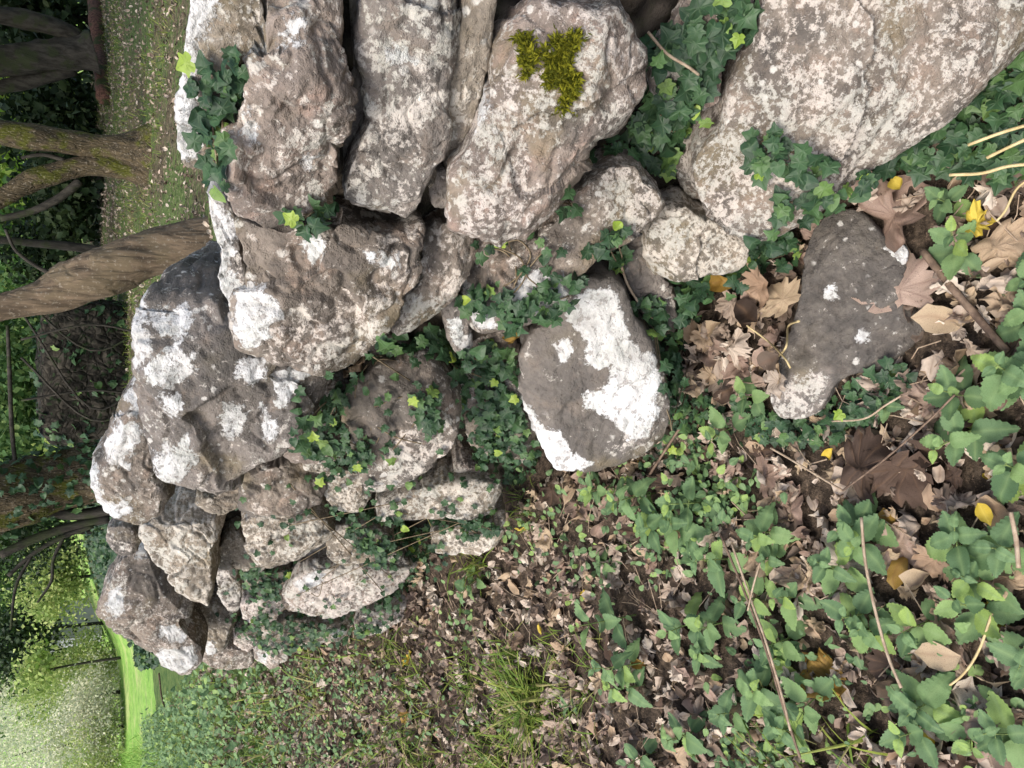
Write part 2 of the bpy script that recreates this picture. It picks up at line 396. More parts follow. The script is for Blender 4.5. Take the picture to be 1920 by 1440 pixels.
# ------------------------------------------------------------------ stones
BV, BT, boff = [], [], 0                             # low-resolution copies for resting leaves on
def disc_topo(n, loops):
    u = np.linspace(-1, 1, n + 1); U, V_ = np.meshgrid(u, u)
    x = U * np.sqrt(1 - V_ ** 2 / 2); y = V_ * np.sqrt(1 - U ** 2 / 2)
    idx = np.arange((n + 1) ** 2).reshape(n + 1, n + 1)
    F = [np.stack([idx[:-1, :-1].ravel(), idx[:-1, 1:].ravel(), idx[1:, 1:].ravel()], 1),
         np.stack([idx[:-1, :-1].ravel(), idx[1:, 1:].ravel(), idx[1:, :-1].ravel()], 1)]
    bd = np.concatenate([idx[0, :-1], idx[:-1, -1], idx[-1, :0:-1], idx[:0:-1, 0]])
    m = len(bd); prev = bd; base = (n + 1) ** 2
    for k in range(loops):
        cur = base + np.arange(m)
        F += [np.stack([prev, cur, np.roll(cur, -1)], 1), np.stack([prev, np.roll(cur, -1), np.roll(prev, -1)], 1)]
        prev = cur; base += m
    F.append(np.stack([prev, np.full(m, base), np.roll(prev, -1)], 1))
    F = np.concatenate(F)
    return x.ravel(), y.ravel(), bd, F, m
_topo = {}
def stone(name, label, px, mat='brown', off=0.0, depth=.3, bulge=.35, mix=.4, tilt=0.0, pale=.35, dark=0.0, white=(), palep=(), darkp=(),
          fac=6, rough=1.0, plates=16, chaikin=1, res=None, plane=None, group='stones of the dry stone wall', cat='stone', sq=3.2, seed=None, strata=0.0, wbias=0.0):
    global boff
    px = np.asarray(px, float); px = px.mean(0) + (px - px.mean(0)) * (1 + 8.0 / max(30, np.ptp(px, 0).mean()))
    for _ in range(chaikin):                         # round the traced corners a little
        nx_ = np.roll(px, -1, 0); px = np.stack([.8 * px + .2 * nx_, .2 * px + .8 * nx_], 1).reshape(-1, 2)
    bulge *= .8; sq += 1.2
    cx, cy = px.mean(0)
    seed = seed if seed is not None else int(cx * 3 + cy * 7)
    rs = np.random.default_rng(seed)
    if plane is None:
        Pc = pix_wall(cx, cy, off); depth *= 1 + .9 * float(sst(2.2, 4.5, Pc[1])); j = int(np.argmin(np.hypot(*(WC[:-1] - Pc[:2]).T)))
        o2 = _out[j]; nf = nrm([o2[0], o2[1], BAT])
        tc_ = nrm(CAMP - Pc); nn = nrm(nf * (1 - mix) + tc_ * mix + np.array([0, 0, tilt]))
    else: Pc, nn = plane
    e1 = nrm(np.cross([0, 0, 1], nn)) if abs(nn[2]) < .95 else nrm(np.cross([0, 1, 0], nn))
    e2 = np.cross(nn, e1)
    def to_plane(q):
        o = []
        for x, y in q:
            d = ray(x, y); t = ((Pc - CAMP) @ nn) / (d @ nn); P = CAMP + d * t - Pc; o.append((P @ e1, P @ e2))
        return np.array(o)
    st = to_plane(px)
    # area centroid, then radius as a function of angle
    x0, y0 = st.T; x1, y1 = np.roll(st, -1, 0).T; cr = x0 * y1 - x1 * y0
    c0 = np.array([((x0 + x1) * cr).sum(), ((y0 + y1) * cr).sum()]) / (3 * cr.sum())
    dn = np.concatenate([st + (np.roll(st, -1, 0) - st) * k / 12 for k in range(12)]) - c0
    an = np.arctan2(dn[:, 1], dn[:, 0]); rr = np.hypot(dn[:, 0], dn[:, 1])
    nb = 180; bins = np.zeros(nb); b = ((an + math.pi) / (2 * math.pi) * nb).astype(int) % nb
    np.maximum.at(bins, b, rr)
    ok = bins > 0; ii = np.arange(nb); bins = np.interp(ii, ii[ok], bins[ok], period=nb)
    bins = .25 * np.roll(bins, 1) + .5 * bins + .25 * np.roll(bins, -1)
    size = math.sqrt(abs(cr.sum()) / 2 / math.pi)     # equivalent radius in metres
    rpx = math.sqrt(np.ptp(px[:, 0]) * np.ptp(px[:, 1])) / 2
    def build(n, loops, detail):
        key = (n, loops)
        if key not in _topo: _topo[key] = disc_topo(n, loops)
        x, y, bd, F, m = _topo[key]
        a = np.clip(np.hypot(x, y), 0, 1); th = np.arctan2(y, x)
        a = 1 - (1 - a) ** 1.25                       # pack rows near the rim
        Rm = np.interp((th + math.pi) / (2 * math.pi) * nb - .5, ii, bins, period=nb)
        B = bulge * size
        s = a * Rm * np.cos(th); t = a * Rm * np.sin(th); z = B * np.clip(1 - a ** sq, 0, 1) ** (1 / sq)
        A = [a]; S = [s]; T_ = [t]; Z = [z]
        for k in range(1, loops + 1):
            f = k / loops; sc_ = 1 - .30 * f ** 2.2
            S.append(s[bd] * sc_); T_.append(t[bd] * sc_); Z.append(-depth * f + 0 * s[bd]); A.append(np.ones(m))
        S = np.concatenate(S + [[0.]]); T_ = np.concatenate(T_ + [[0.]]); Z = np.concatenate(Z + [[-depth * 1.05]]); A = np.concatenate(A + [[0.]])
        P = np.stack([S, T_, Z], 1)
        for k in range(fac):                          # broken faces
            r2 = np.random.default_rng(seed * 31 + k)
            nk = r2.normal(size=3); nk[2] = abs(nk[2]) * 1.6 + .55; nk /= np.linalg.norm(nk)
            d = P @ nk; h = d.max() * (.76 + .17 * r2.random())
            P = P - nk * (np.clip(d - h, 0, None) * .93)[:, None]
        rad = P * np.array([1, 1, .25]); rad /= np.linalg.norm(rad, axis=1)[:, None] + 1e-9
        w = (A ** 5)[:, None]; dr = rad * w + np.array([0, 0, 1.]) * (1 - w) * np.where(P[:, 2:] > -depth * .5, 1, -1)
        q = P / size + seed % 97
        amp = size * rough
        dsp = .055 * amp * fbm(q * 1.1, 2, seed % 13) + .05 * amp * fbm(q * 2.6, 3, seed % 11 + 3)
        rd = 1 - np.abs(pn(q * 2.3, seed % 7 + 20)) * 2.2
        dsp -= .05 * amp * np.clip(rd - .72, 0, 1) * 3.2                       # grooves
        rp = np.random.default_rng(seed * 7 + 1)
        sd_ = np.stack([rp.uniform(P[:, i].min(), P[:, i].max(), plates) for i in range(3)], 1); of = rp.normal(size=plates) * .026; tl = rp.normal(size=(plates, 3)) * .11
        wq = P + size * .16 * np.stack([fbm(q * 2.4, 2, 31), fbm(q * 2.4, 2, 32), fbm(q * 2.4, 2, 33)], 1)
        dd = np.full(len(P), 1e9); pk = np.zeros(len(P))
        for k in range(plates):
            dk = ((wq - sd_[k]) ** 2).sum(1); m_ = dk < dd; dd[m_] = dk[m_]; pk[m_] = (of[k] * size + (wq[m_] - sd_[k]) @ tl[k])
        dsp += np.clip(pk, -.07 * size, .07 * size) * rough
        if strata: dsp += strata * amp * np.sin((q[:, 1] * 9 + 2.5 * pn(q * 1.5, 5))) * .5
        if detail:
            aq = P * 1.0 + seed % 31
            dsp += .0055 * rough * fbm(aq * 30, 3, seed % 5 + 40) + .0030 * fbm(aq * 85, 3, 60)
            dsp -= .006 * np.clip(pn(aq * 42, 71) - .28, 0, 1) * 4
        P = P + dr * dsp[:, None]
        return P + np.array([c0[0], c0[1], 0]), F, A
    n = res or (150 if rpx > 120 else 100 if rpx > 70 else 64 if rpx > 35 else 40)
    P, F, A = build(n, max(8, n // 8), True)
    aw = np.zeros(len(P)) + wbias; front = sst(-.9 * depth, -.4 * depth, P[:, 2])
    for pl in white:
        sd = sdist(P[:, 0], P[:, 1], to_plane(pl)); aw = np.maximum(aw, np.clip(.5 + sd / .055, 0, 1) * front)
    agp = np.full(len(P), pale + .03) + .26 * fbm(P * 9 + seed % 17, 3, 2)
    for pl, v in palep:
        sd = sdist(P[:, 0], P[:, 1], to_plane(pl)); k = sst(-.03, .03, sd); agp = agp * (1 - k) + v * k
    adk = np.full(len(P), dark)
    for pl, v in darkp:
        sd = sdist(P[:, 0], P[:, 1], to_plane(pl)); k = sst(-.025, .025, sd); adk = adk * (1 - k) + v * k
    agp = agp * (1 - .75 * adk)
    att = np.stack([aw, agp, adk, np.ones(len(P))], 1)
    fm = np.stack([e1, e2, nn], 1)
    me = tri_mesh(name, P, F, True, {'lich': att}, M[mat])
    o = mobj(name, me, label=label, cat=cat, group=group)
    mm = Matrix.Identity(4)
    for r in range(3):
        for c in range(3): mm[r][c] = fm[r, c]
        mm[r][3] = Pc[r]
    o.matrix_world = mm
    Pl, Fl, _ = build(26, 4, False)
    BV.append(Pl @ fm.T + Pc); BT.append(Fl + boff); boff += len(Pl)
    return o

# the wall, stone by stone (outlines as seen from the path)
S = stone
S('stone', 'flat coping stone with a white lichen edge beside the tan-pink boulder',
  [(365,-60),(347,120),(336,200),(333,270),(340,305),(360,322),(385,332),(415,330),(432,290),(432,200),(445,130),(480,90),(497,50),(482,-60)], 'tan', -.02, .45, .25, .35, .2, .35,
  white=[[(345,-60),(405,-60),(405,0),(395,40),(376,80),(368,150),(362,190),(378,225),(392,245),(384,275),(352,305),(325,290),(320,200)]], strata=.03)
S('stone', 'big rounded tan-pink boulder right under the ivy on the wall top',
  [(505,-70),(500,0),(492,60),(472,130),(442,180),(433,260),(436,340),(450,388),(480,408),(512,412),(560,398),(620,382),(642,345),(642,285),(660,225),(664,160),(648,90),(640,20),(635,-70)], 'pink', .02, .38, .5, .45, 0, .36,
  white=[[(462,180),(484,215),(482,250),(462,235)],[(530,20),(562,28),(556,62),(524,66)],[(566,276),(590,280),(576,300)]], palep=[([(490,230),(600,190),(640,260),(590,310),(500,270)], .52)], rough=1.5, fac=9, sq=2.8)
S('stone', 'long dark slab blotched with cream between the tan-pink boulder and the mossy boulder',
  [(690,-70),(682,20),(672,90),(680,170),(690,230),(665,290),(648,340),(645,390),(665,415),(700,418),(728,428),(760,424),(778,405),(785,370),(812,330),(830,290),(838,250),(832,200),(842,120),(860,40),(868,-70)], 'grey', 0, .4, .3, .4, .05, .46,
  white=[[(716,72),(756,74),(770,98),(742,112),(718,96)]], palep=[([(708,150),(815,165),(800,210),(730,250),(705,230)], .66),([(690,290),(760,240),(830,270),(780,340),(700,380)], .44)], fac=7, sq=3.6)
S('stone', 'narrow smooth greenish stone wedged upright against the mossy boulder',
  [(872,-70),(866,20),(850,90),(836,150),(826,210),(832,270),(848,308),(868,292),(876,250),(892,200),(906,150),(913,100),(922,30),(932,-70)], 'tan', -.03, .35, .35, .35, 0, .22, palep=[([(825,170),(895,170),(880,260),(840,270)], .6)])
S('stone', 'big pale boulder with a patch of bright green moss on its face',
  [(932,60),(962,24),(1010,15),(1080,24),(1112,36),(1150,26),(1172,60),(1194,110),(1190,160),(1191,205),(1162,240),(1128,265),(1106,310),(1090,330),(1060,365),(1012,395),(985,432),(970,446),(948,440),(920,421),(880,415),(850,408),(847,380),(855,345),(846,310),(868,290),(877,240),(890,180),(905,130),(916,90)], 'pink', .05, .42, .45, .45, .05, .46,
  palep=[([(860,330),(880,200),(960,160),(1000,230),(1000,330),(900,420)], .60),([(1000,250),(1120,230),(1080,340),(1000,390)], .24),([(930,40),(1050,30),(1040,70),(930,110)], .3)], white=[[(888,185),(912,165),(908,200),(885,230)]], rough=1.2, fac=8)
S('stone', 'long slanting stone under the mossy boulder with two white patches at its low end',
  [(1112,330),(1160,306),(1200,311),(1226,345),(1248,366),(1240,390),(1196,428),(1170,440),(1122,470),(1108,500),(1080,522),(1060,552),(1020,576),(960,610),(900,616),(872,608),(866,570),(880,530),(930,490),(968,458),(1000,430),(1032,402),(1085,352)], 'brown', .02, .35, .35, .42, .05, .26,
  white=[[(1000,500),(1052,505),(1064,530),(1052,560),(1030,573),(1000,566),(952,546),(974,514)],[(870,560),(920,576),(932,602),(888,614),(868,592)]],
  palep=[([(1112,330),(1160,300),(1250,360),(1200,425),(1130,420),(1108,370)], .66)])
S('stone', 'cream-crusted stone tucked under the large boulder near the ground',
  [(1214,420),(1240,392),(1282,390),(1340,418),(1382,440),(1404,462),(1384,500),(1330,511),(1280,516),(1242,522),(1220,490),(1208,450)], 'tan', .03, .3, .35, .4, .1, .64, strata=.03)
S('stone', 'plain brown-grey stone at the wall foot behind the white-patched block',
  [(1168,452),(1212,440),(1240,512),(1262,540),(1275,640),(1225,625),(1188,560),(1165,505)], 'grey', -.02, .3, .3, .4, .05, .22)
S('stone', 'largest boulder of the wall, cream-flecked all over, with an ivy sprig across it',
  [(1425,-80),(1402,60),(1372,110),(1350,170),(1344,205),(1328,250),(1290,282),(1286,330),(1300,382),(1332,411),(1380,428),(1440,420),(1480,402),(1522,380),(1560,352),(1600,330),(1660,292),(1712,260),(1780,210),(1832,160),(1900,118),(1985,60),(1985,-80)], 'brown', .06, .5, .38, .45, .05, .48,
  palep=[([(1350,190),(1500,120),(1700,130),(1720,260),(1500,330),(1330,420),(1290,330)], .60),([(1390,60),(1520,-20),(1720,60),(1620,110),(1420,130)], .42),([(1720,60),(1960,-60),(1985,60),(1780,120)], .56)], rough=.75, fac=6, plates=10, sq=3.6, strata=.008)
S('stone', 'pinkish stone half hidden by the ivy between the mossy boulder and the largest boulder',
  [(1240,60),(1270,10),(1330,-60),(1412,-60),(1396,50),(1356,120),(1345,200),(1290,232),(1240,200),(1222,130)], 'pink', -.06, .35, .3, .4, 0, .5)
S('stone', 'thin coping stone with a white-crusted upper edge above the broad tan stone',
  [(384,335),(412,362),(440,398),(452,450),(458,500),(464,560),(452,577),(426,562),(411,522),(418,470),(400,420)], 'grey', -.05, .35, .3, .35, .2, .4,
  white=[[(380,330),(400,350),(425,400),(440,450),(430,500),(450,540),(460,575),(425,570),(405,522),(412,470),(392,420)]])
S('stone', 'broad tan stone with a white upper corner, right below the tan-pink boulder',
  [(440,402),(480,416),(560,406),(612,416),(650,421),(690,430),(740,436),(796,416),(800,440),(782,480),(786,510),(760,550),(736,580),(722,600),(700,640),(690,668),(650,686),(600,681),(550,666),(500,646),(456,620),(449,580),(458,520),(452,450)], 'brown', .03, .42, .4, .42, .08, .36,
  white=[[(450,532),(500,520),(532,545),(530,566),(502,575),(512,600),(470,620),(448,600)],[(572,428),(604,436),(590,468),(572,460)],[(690,458),(746,462),(740,482),(690,476)]],
  palep=[([(640,530),(740,520),(700,660),(560,670),(520,620),(600,610)], .58),([(450,420),(600,430),(640,560),(500,520)], .2)], rough=1.3, fac=8, strata=.012)
S('stone', 'slim pale-flecked stone slanting down from the dark gap in the middle of the wall',
  [(800,440),(830,420),(870,425),(891,455),(886,490),(870,520),(842,560),(822,590),(790,611),(750,623),(734,611),(740,580),(766,550),(790,510),(795,470)], 'brown', 0, .3, .4, .4, .05, .48)
S('stone', 'small round purplish stone filling a gap under the mossy boulder',
  [(880,432),(905,418),(934,430),(946,455),(930,481),(905,498),(885,490),(878,460)], 'pink', -.03, .2, .4, .4, 0, .22, group='small packing stones in the wall')
S('stone', 'small smooth grey packing stone between the dark slab and the mossy boulder',
  [(812,326),(830,318),(846,345),(846,380),(830,389),(812,381),(809,350)], 'grey', -.02, .2, .45, .4, 0, .15, group='small packing stones in the wall')
S('stone', 'small brown packing stone at the top of the dark gap',
  [(838,300),(862,288),(872,305),(858,332),(842,330)], 'tan', -.02, .2, .4, .4, 0, .4, group='small packing stones in the wall')
S('stone', 'small grey stone spotted bright white, in the ivy below the long slanting stone',
  [(830,570),(860,550),(881,590),(887,640),(870,657),(848,652),(838,612)], 'grey', -.01, .22, .4, .4, 0, .2,
  white=[[(843,598),(862,592),(867,622),(850,627)],[(852,632),(882,622),(887,648),(864,656)]], group='small packing stones in the wall')
S('stone', 'squared dark block with two large white lichen sheets, standing out at the wall foot',
  [(986,690),(980,660),(1002,622),(1032,600),(1062,560),(1100,522),(1140,518),(1166,545),(1182,590),(1216,640),(1232,690),(1246,770),(1236,802),(1190,836),(1130,861),(1070,877),(1040,873),(1020,840),(1000,800),(980,756),(975,720)], 'grey', .10, .42, .28, .45, .12, .2, dark=.55, chaikin=0, plates=7,
  white=[[(1105,530),(1140,522),(1152,560),(1166,595),(1182,620),(1202,650),(1222,648),(1232,690),(1227,750),(1206,792),(1176,796),(1155,775),(1125,755),(1100,730),(1098,715),(1140,700),(1142,660),(1120,672),(1094,656),(1105,622),(1085,600),(1068,576),(1085,545)],
         [(970,738),(994,745),(1010,775),(1045,785),(1070,830),(1104,850),(1066,880),(1030,880),(1006,820),(980,775)],[(1040,630),(1060,620),(1075,640),(1050,655)]],
  darkp=[([(1180,720),(1260,700),(1240,820),(1120,850),(1160,800)], .1)], palep=[([(1180,660),(1250,700),(1250,800),(1190,840),(1110,850),(1160,790)], .5),([(1030,610),(1080,600),(1090,640),(1040,660)], .4)], rough=.6, fac=1, sq=5)
S('stone', 'great angular block with scattered white lichen at the collapsed top of the wall',
  [(258,546),(275,535),(340,532),(400,545),(416,575),(456,600),(470,640),(500,650),(545,655),(570,665),(608,690),(618,720),(600,770),(570,802),(540,830),(520,850),(480,880),(450,900),(420,925),(380,939),(332,936),(315,905),(300,870),(299,800),(290,750),(276,700),(265,640),(262,590)], 'grey', .05, .5, .5, .45, .2, .28, dark=.28,
  white=[[(305,575),(350,562),(374,580),(356,600),(320,602)],[(300,640),(350,612),(384,622),(380,660),(340,682),(308,668)],[(333,790),(350,800),(372,770),(390,808),(370,842),(340,862),(332,890),(352,912),(322,918),(306,870),(314,830)],
         [(438,720),(466,728),(472,760),(450,788),(428,760)],[(470,640),(500,648),(502,680),(480,697),(465,672)],[(523,676),(556,674),(578,690),(556,722),(535,732),(523,702)],[(252,540),(270,558),(286,590),(306,600),(300,640),(276,655),(260,622)],[(330,692),(352,700),(362,720),(345,730),(330,712)],[(500,725),(515,760),(520,790),(508,790)]],
  darkp=[([(540,740),(620,700),(600,790),(470,890),(420,900),(470,830)], .0),([(440,560),(520,650),(480,800),(420,790),(420,640)], .6)], palep=[([(330,860),(420,820),(470,880),(380,940),(330,930)], .48)], rough=1.1, fac=9, sq=3)
S('stone', 'rounded brown stone rimmed white with lichen, outermost on the collapsed wall top',
  [(276,705),(250,720),(222,760),(206,810),(190,850),(166,885),(165,915),(176,940),(200,955),(240,970),(265,976),(290,966),(320,946),(312,915),(300,890),(291,850),(290,790),(282,740)], 'brown', .0, .4, .45, .45, .15, .32,
  white=[[(228,770),(266,778),(272,800),(242,842),(246,852),(215,855),(196,830)],[(158,880),(184,870),(192,900),(192,920),(216,930),(240,920),(252,940),(220,960),(186,958),(160,930)],[(252,708),(278,705),(284,740),(262,760),(240,740)]], rough=1.1)
S('stone', 'coarse tan wedge-shaped stone pointing down, set under the rounded white-rimmed stone',
  [(264,988),(300,964),(350,954),(400,970),(416,995),(405,1012),(401,1050),(400,1090),(386,1126),(360,1137),(340,1112),(330,1080),(308,1060),(280,1032)], 'tan', .06, .38, .4, .5, .1, .5, rough=1.1, strata=.02)
S('stone', 'small yellowish stone squeezed beneath the great angular block',
  [(366,938),(400,930),(440,908),(455,900),(458,930),(450,952),(420,962),(390,956)], 'tan', .02, .3, .4, .5, 0, .3)
S('stone', 'last stone of the wall, dark above, white lichen clustered at its broken end',
  [(262,1030),(298,1050),(330,1090),(345,1120),(352,1150),(346,1170),(371,1200),(376,1230),(346,1252),(318,1256),(300,1246),(288,1230),(258,1216),(220,1196),(196,1160),(195,1120),(214,1080),(238,1042)], 'brown', .08, .45, .42, .55, .1, .38,
  white=[[(213,1092),(230,1084),(242,1120),(226,1132),(206,1116)],[(304,1163),(330,1163),(352,1180),(342,1192),(304,1180)],[(292,1228),(310,1204),(362,1204),(374,1222),(346,1256),(308,1256)],[(255,1022),(272,1022),(278,1034),(262,1038)]],
  darkp=[([(240,1040),(300,1050),(330,1100),(300,1110),(245,1090)], .7)], rough=1.2, fac=8)
S('stone', 'grey-brown stone to the right of the small yellowish stone, ivy above it',
  [(456,892),(480,880),(520,868),(570,858),(600,884),(612,910),(592,950),(540,962),(480,966),(456,952),(457,925)], 'brown', .03, .35, .3, .5, .05, .34, dark=.2)
S('stone', 'pale streaked stone with a rounded lower rim, beside the dark crack of the far wall',
  [(452,964),(500,958),(580,952),(612,970),(622,1000),(602,1022),(560,1047),(520,1061),(490,1056),(470,1032),(459,1000)], 'tan', .06, .35, .4, .5, .05, .52, strata=.03)
S('stone', 'ochre triangular stone under the black gap of the far wall',
  [(408,1062),(420,1022),(440,1000),(458,1008),(474,1046),(490,1062),(450,1067)], 'tan', .02, .3, .3, .5, 0, .26)
S('stone', 'leaning stone, dark and streaked above and pale below, amid ivy mid-wall',
  [(650,742),(662,720),(700,688),(760,688),(800,680),(832,720),(862,760),(862,800),(842,840),(800,870),(760,902),(720,921),(690,926),(680,890),(660,860),(650,800)], 'brown', .08, .38, .38, .45, .12, .34,
  darkp=[([(645,740),(700,680),(790,690),(780,760),(720,820),(650,860)], .75)], palep=[([(760,800),(840,760),(860,820),(740,910),(690,920),(720,860)], .6)], rough=.75, plates=9)
S('stone', 'reddish stone under the great angular block, half overgrown with ivy',
  [(540,802),(580,780),(620,736),(642,756),(652,800),(652,840),(620,862),(580,862),(545,856),(528,832)], 'pink', -.02, .3, .3, .45, 0, .22)
S('stone', 'pale flaking stone between the leaning stone and the ivy below it',
  [(600,886),(650,876),(684,896),(692,930),(680,952),(640,954),(612,925)], 'tan', .04, .3, .35, .5, .05, .6)
S('stone', 'long low pale stone at the wall foot, beneath the leaning stone',
  [(700,950),(760,920),(820,908),(880,898),(932,900),(937,930),(920,962),(880,972),(820,968),(760,972),(712,968)], 'tan', .10, .35, .3, .5, .1, .58, strata=.02)
S('stone', 'speckled tan stone next to the rounded-rim stone, ivy on two sides',
  [(612,992),(660,980),(720,988),(737,1010),(730,1042),(690,1057),(640,1052),(612,1028)], 'tan', .08, .33, .35, .5, .05, .46)
S('stone', 'pale bottom stone jutting into the fallen leaves at the wall foot',
  [(800,1000),(850,985),(900,984),(944,966),(938,1000),(920,1027),(880,1042),(832,1042)], 'tan', .14, .3, .35, .5, .1, .52)
S('stone', 'flat-faced long whitish stone low in the far wall, tapering towards the leaf litter',
  [(530,1110),(558,1082),(590,1060),(640,1050),(720,1060),(792,1065),(772,1086),(730,1106),(700,1126),(670,1141),(640,1156),(590,1151),(548,1146)], 'pink', .14, .38, .3, .5, .1, .68, white=[[(558,1086),(590,1062),(612,1068),(602,1086),(575,1098)]], strata=.025)
S('stone', 'small pale wedge beneath the ochre triangular stone', [(405,1072),(440,1070),(452,1090),(449,1130),(435,1146),(415,1121)], 'grey', .06, .28, .35, .5, 0, .55, group='small packing stones in the wall')
S('stone', 'tan stone hung with ivy, above the whitish long stone', [(462,1072),(520,1070),(546,1076),(541,1096),(510,1111),(470,1101)], 'tan', .06, .28, .35, .5, 0, .5)
S('stone', 'pinkish small stone left of the whitish long stone, ivy below', [(450,1132),(490,1118),(520,1108),(532,1130),(510,1161),(480,1166),(455,1160)], 'pink', .1, .28, .35, .5, 0, .6, group='small packing stones in the wall')
S('stone', 'tan stone beside the last stone of the wall, across the black slot', [(372,1142),(410,1138),(440,1148),(446,1185),(422,1212),(392,1222),(372,1202),(364,1165)], 'tan', .10, .35, .35, .5, .05, .42, white=[[(382,1200),(400,1195),(405,1215),(390,1222)]])
S('stone', 'white-spotted little stone near the far end of the wall foot', [(448,1170),(490,1172),(492,1202),(462,1218),(438,1202)], 'pink', .14, .25, .35, .5, 0, .6, group='small packing stones in the wall')
S('stone', 'low stone under the whitish long stone with a bright white spot', [(500,1166),(560,1158),(620,1164),(662,1170),(652,1192),(600,1204),(540,1214),(498,1198)], 'tan', .18, .3, .35, .5, .1, .45, white=[[(612,1172),(640,1176),(650,1190),(625,1188)]])
S('stone', 'pale pink-grey bottom stone beyond the ivy at the wall foot', [(670,1156),(720,1144),(764,1138),(742,1168),(700,1188),(668,1182)], 'pink', .22, .28, .35, .5, .1, .6)
S('stone', 'last small stone at the foot of the wall end, white at its tip', [(478,1218),(520,1210),(542,1230),(512,1252),(478,1242)], 'pink', .2, .25, .35, .5, 0, .55, white=[[(482,1222),(500,1222),(500,1240),(485,1240)]], group='small packing stones in the wall')
S('stone', 'brown end stone below the black slot of the far wall', [(380,1222),(420,1212),(470,1216),(474,1246),(430,1256),(386,1244)], 'brown', .14, .3, .35, .5, 0, .4)
S('stone', 'small grey knob of stone on top of the far wall end', [(204,992),(240,984),(262,1010),(252,1032),(225,1037),(207,1020)], 'grey', .0, .25, .5, .5, .1, .25, group='small packing stones in the wall')
S('stone', 'dark narrow stone under the ivy, below the broad tan stone', [(690,650),(740,632),(775,660),(760,700),(716,706),(686,690)], 'brown', -.06, .25, .3, .4, 0, .2)
S('stone', 'ivy-covered stone between the leaning stone and the squared block', [(872,780),(940,758),(982,778),(1004,830),(1004,866),(935,866),(885,832)], 'tan', -.01, .3, .3, .4, .05, .3)
S('stone', 'hidden brown stone behind the ivy in the middle of the wall', [(870,640),(950,610),(985,690),(975,760),(880,770),(850,700)], 'brown', -.08, .25, .25, .4, 0, .3)
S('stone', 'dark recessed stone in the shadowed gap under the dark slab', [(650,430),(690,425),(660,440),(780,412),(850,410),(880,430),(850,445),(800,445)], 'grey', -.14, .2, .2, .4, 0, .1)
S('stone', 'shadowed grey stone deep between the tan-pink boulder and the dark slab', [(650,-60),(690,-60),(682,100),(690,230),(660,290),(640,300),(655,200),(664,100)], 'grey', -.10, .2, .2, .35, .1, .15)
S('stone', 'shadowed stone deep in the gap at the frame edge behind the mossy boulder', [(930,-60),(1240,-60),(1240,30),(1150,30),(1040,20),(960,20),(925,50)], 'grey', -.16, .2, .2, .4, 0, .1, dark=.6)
for lb, x, y, r, mt, of in (('small wedge of stone in the joint left of the leaning streaked stone', 636, 735, 20, 'brown', -.02), ('small tan wedge between the rounded-rim stone and the triangular stone', 474, 1058, 16, 'tan', .04), ('little pale stone in the joint under the reddish stone', 600, 872, 18, 'tan', .0),
    ('small stone in the ivy above the long low pale stone', 880, 892, 22, 'pink', .04), ('little flat stone between the speckled tan stone and the whitish long stone', 740, 1056, 18, 'tan', .08), ('small grey stone in the joint beside the squared block', 965, 735, 22, 'grey', -.02), ('small stone set in the joint between the broad tan stone and the great angular block', 590, 705, 20, 'brown', -.02), ('pale little stone in the ivy near the end of the wall foot', 560, 1128, 18, 'pink', .1)):
    S('stone', lb, [(x + r * (1 + .35 * random.random()) * 1.25 * math.cos(a), y + r * (.75 + .4 * random.random()) * math.sin(a)) for a in np.arange(0, 6.28, .785)], mt, of, .22, .35, .5, 0, .5, group='small packing stones in the wall')
# rocks lying on the ground
gp = pix_ground([1590], [590])[0]
S('ground_rock', 'dark flat rock bedded in the ground before the wall, dead sycamore leaf on its edge',
  [(1552,412),(1600,398),(1642,440),(1684,480),(1702,560),(1738,610),(1702,652),(1662,692),(1600,702),(1562,722),(1541,772),(1482,787),(1452,770),(1446,720),(1470,660),(1500,580),(1511,500),(1530,440)], 'grey', 0, .18, .22, plane=(gp + np.array([0, 0, .06]), nrm([-.25, -.35, 1])), pale=.30, dark=.85,
  darkp=[([(1440,700),(1560,690),(1560,800),(1440,800)], .0)], palep=[([(1440,690),(1580,690),(1560,800),(1440,800)], .62)], white=[[(1550,538),(1572,532),(1566,556),(1552,552)],[(1620,618),(1635,612),(1632,630),(1615,634)]], rough=.45, plates=6, group='rocks lying on the ground', cat='rock')
gp = pix_ground([1676], [478])[0]
S('pebble', 'small bright white stone on the edge of the dark flat rock', [(1662,462),(1690,458),(1700,475),(1694,496),(1672,496),(1660,480)], 'grey', 0, .03, .5, plane=(gp + np.array([0, 0, .055]), nrm([-.2, -.5, 1])), wbias=1.0, pale=.3, rough=.6, group='rocks lying on the ground', cat='pebble')

# earth and rubble packed behind the facing stones
js = [j for j in range(len(WC) - 1) if WC[j][1] > -1.6 and WC[j][1] < 6.3]
cs = spline([WC[j] for j in js[::2]], 12); ct = np.gradient(cs, axis=0); ct /= np.linalg.norm(ct, axis=1)[:, None]
co = np.stack([-ct[:, 1], ct[:, 0]], 1)
if (co[5] @ np.array([-1, -.3])) < 0: co = -co
prof = [(-.10, -.4)] + [(-.10 - BAT * z - .02, z) for z in np.linspace(-.2, 1.0, 26)] + [(-.24, 1.08), (-.34, 1.10), (-.46, 1.06), (-.6, .95), (-.7, .5), (-.7, -.4)]
V = []
for i, (c, o) in enumerate(zip(cs, co)):
    k = .98 + .14 * sst(3.0, 1.0, c[1]) - .10 * sst(4.0, 6.0, c[1])
    for d, z in prof: V.append((c[0] + o[0] * d, c[1] + o[1] * d, z * (k if z > 0 else 1)))
V = np.array(V); m = len(prof); T = []
for i in range(len(cs) - 1):
    for k in range(m):
        a, b = i * m + k, i * m + (k + 1) % m
        T += [(a, b, b + m), (a, b + m, a + m)]
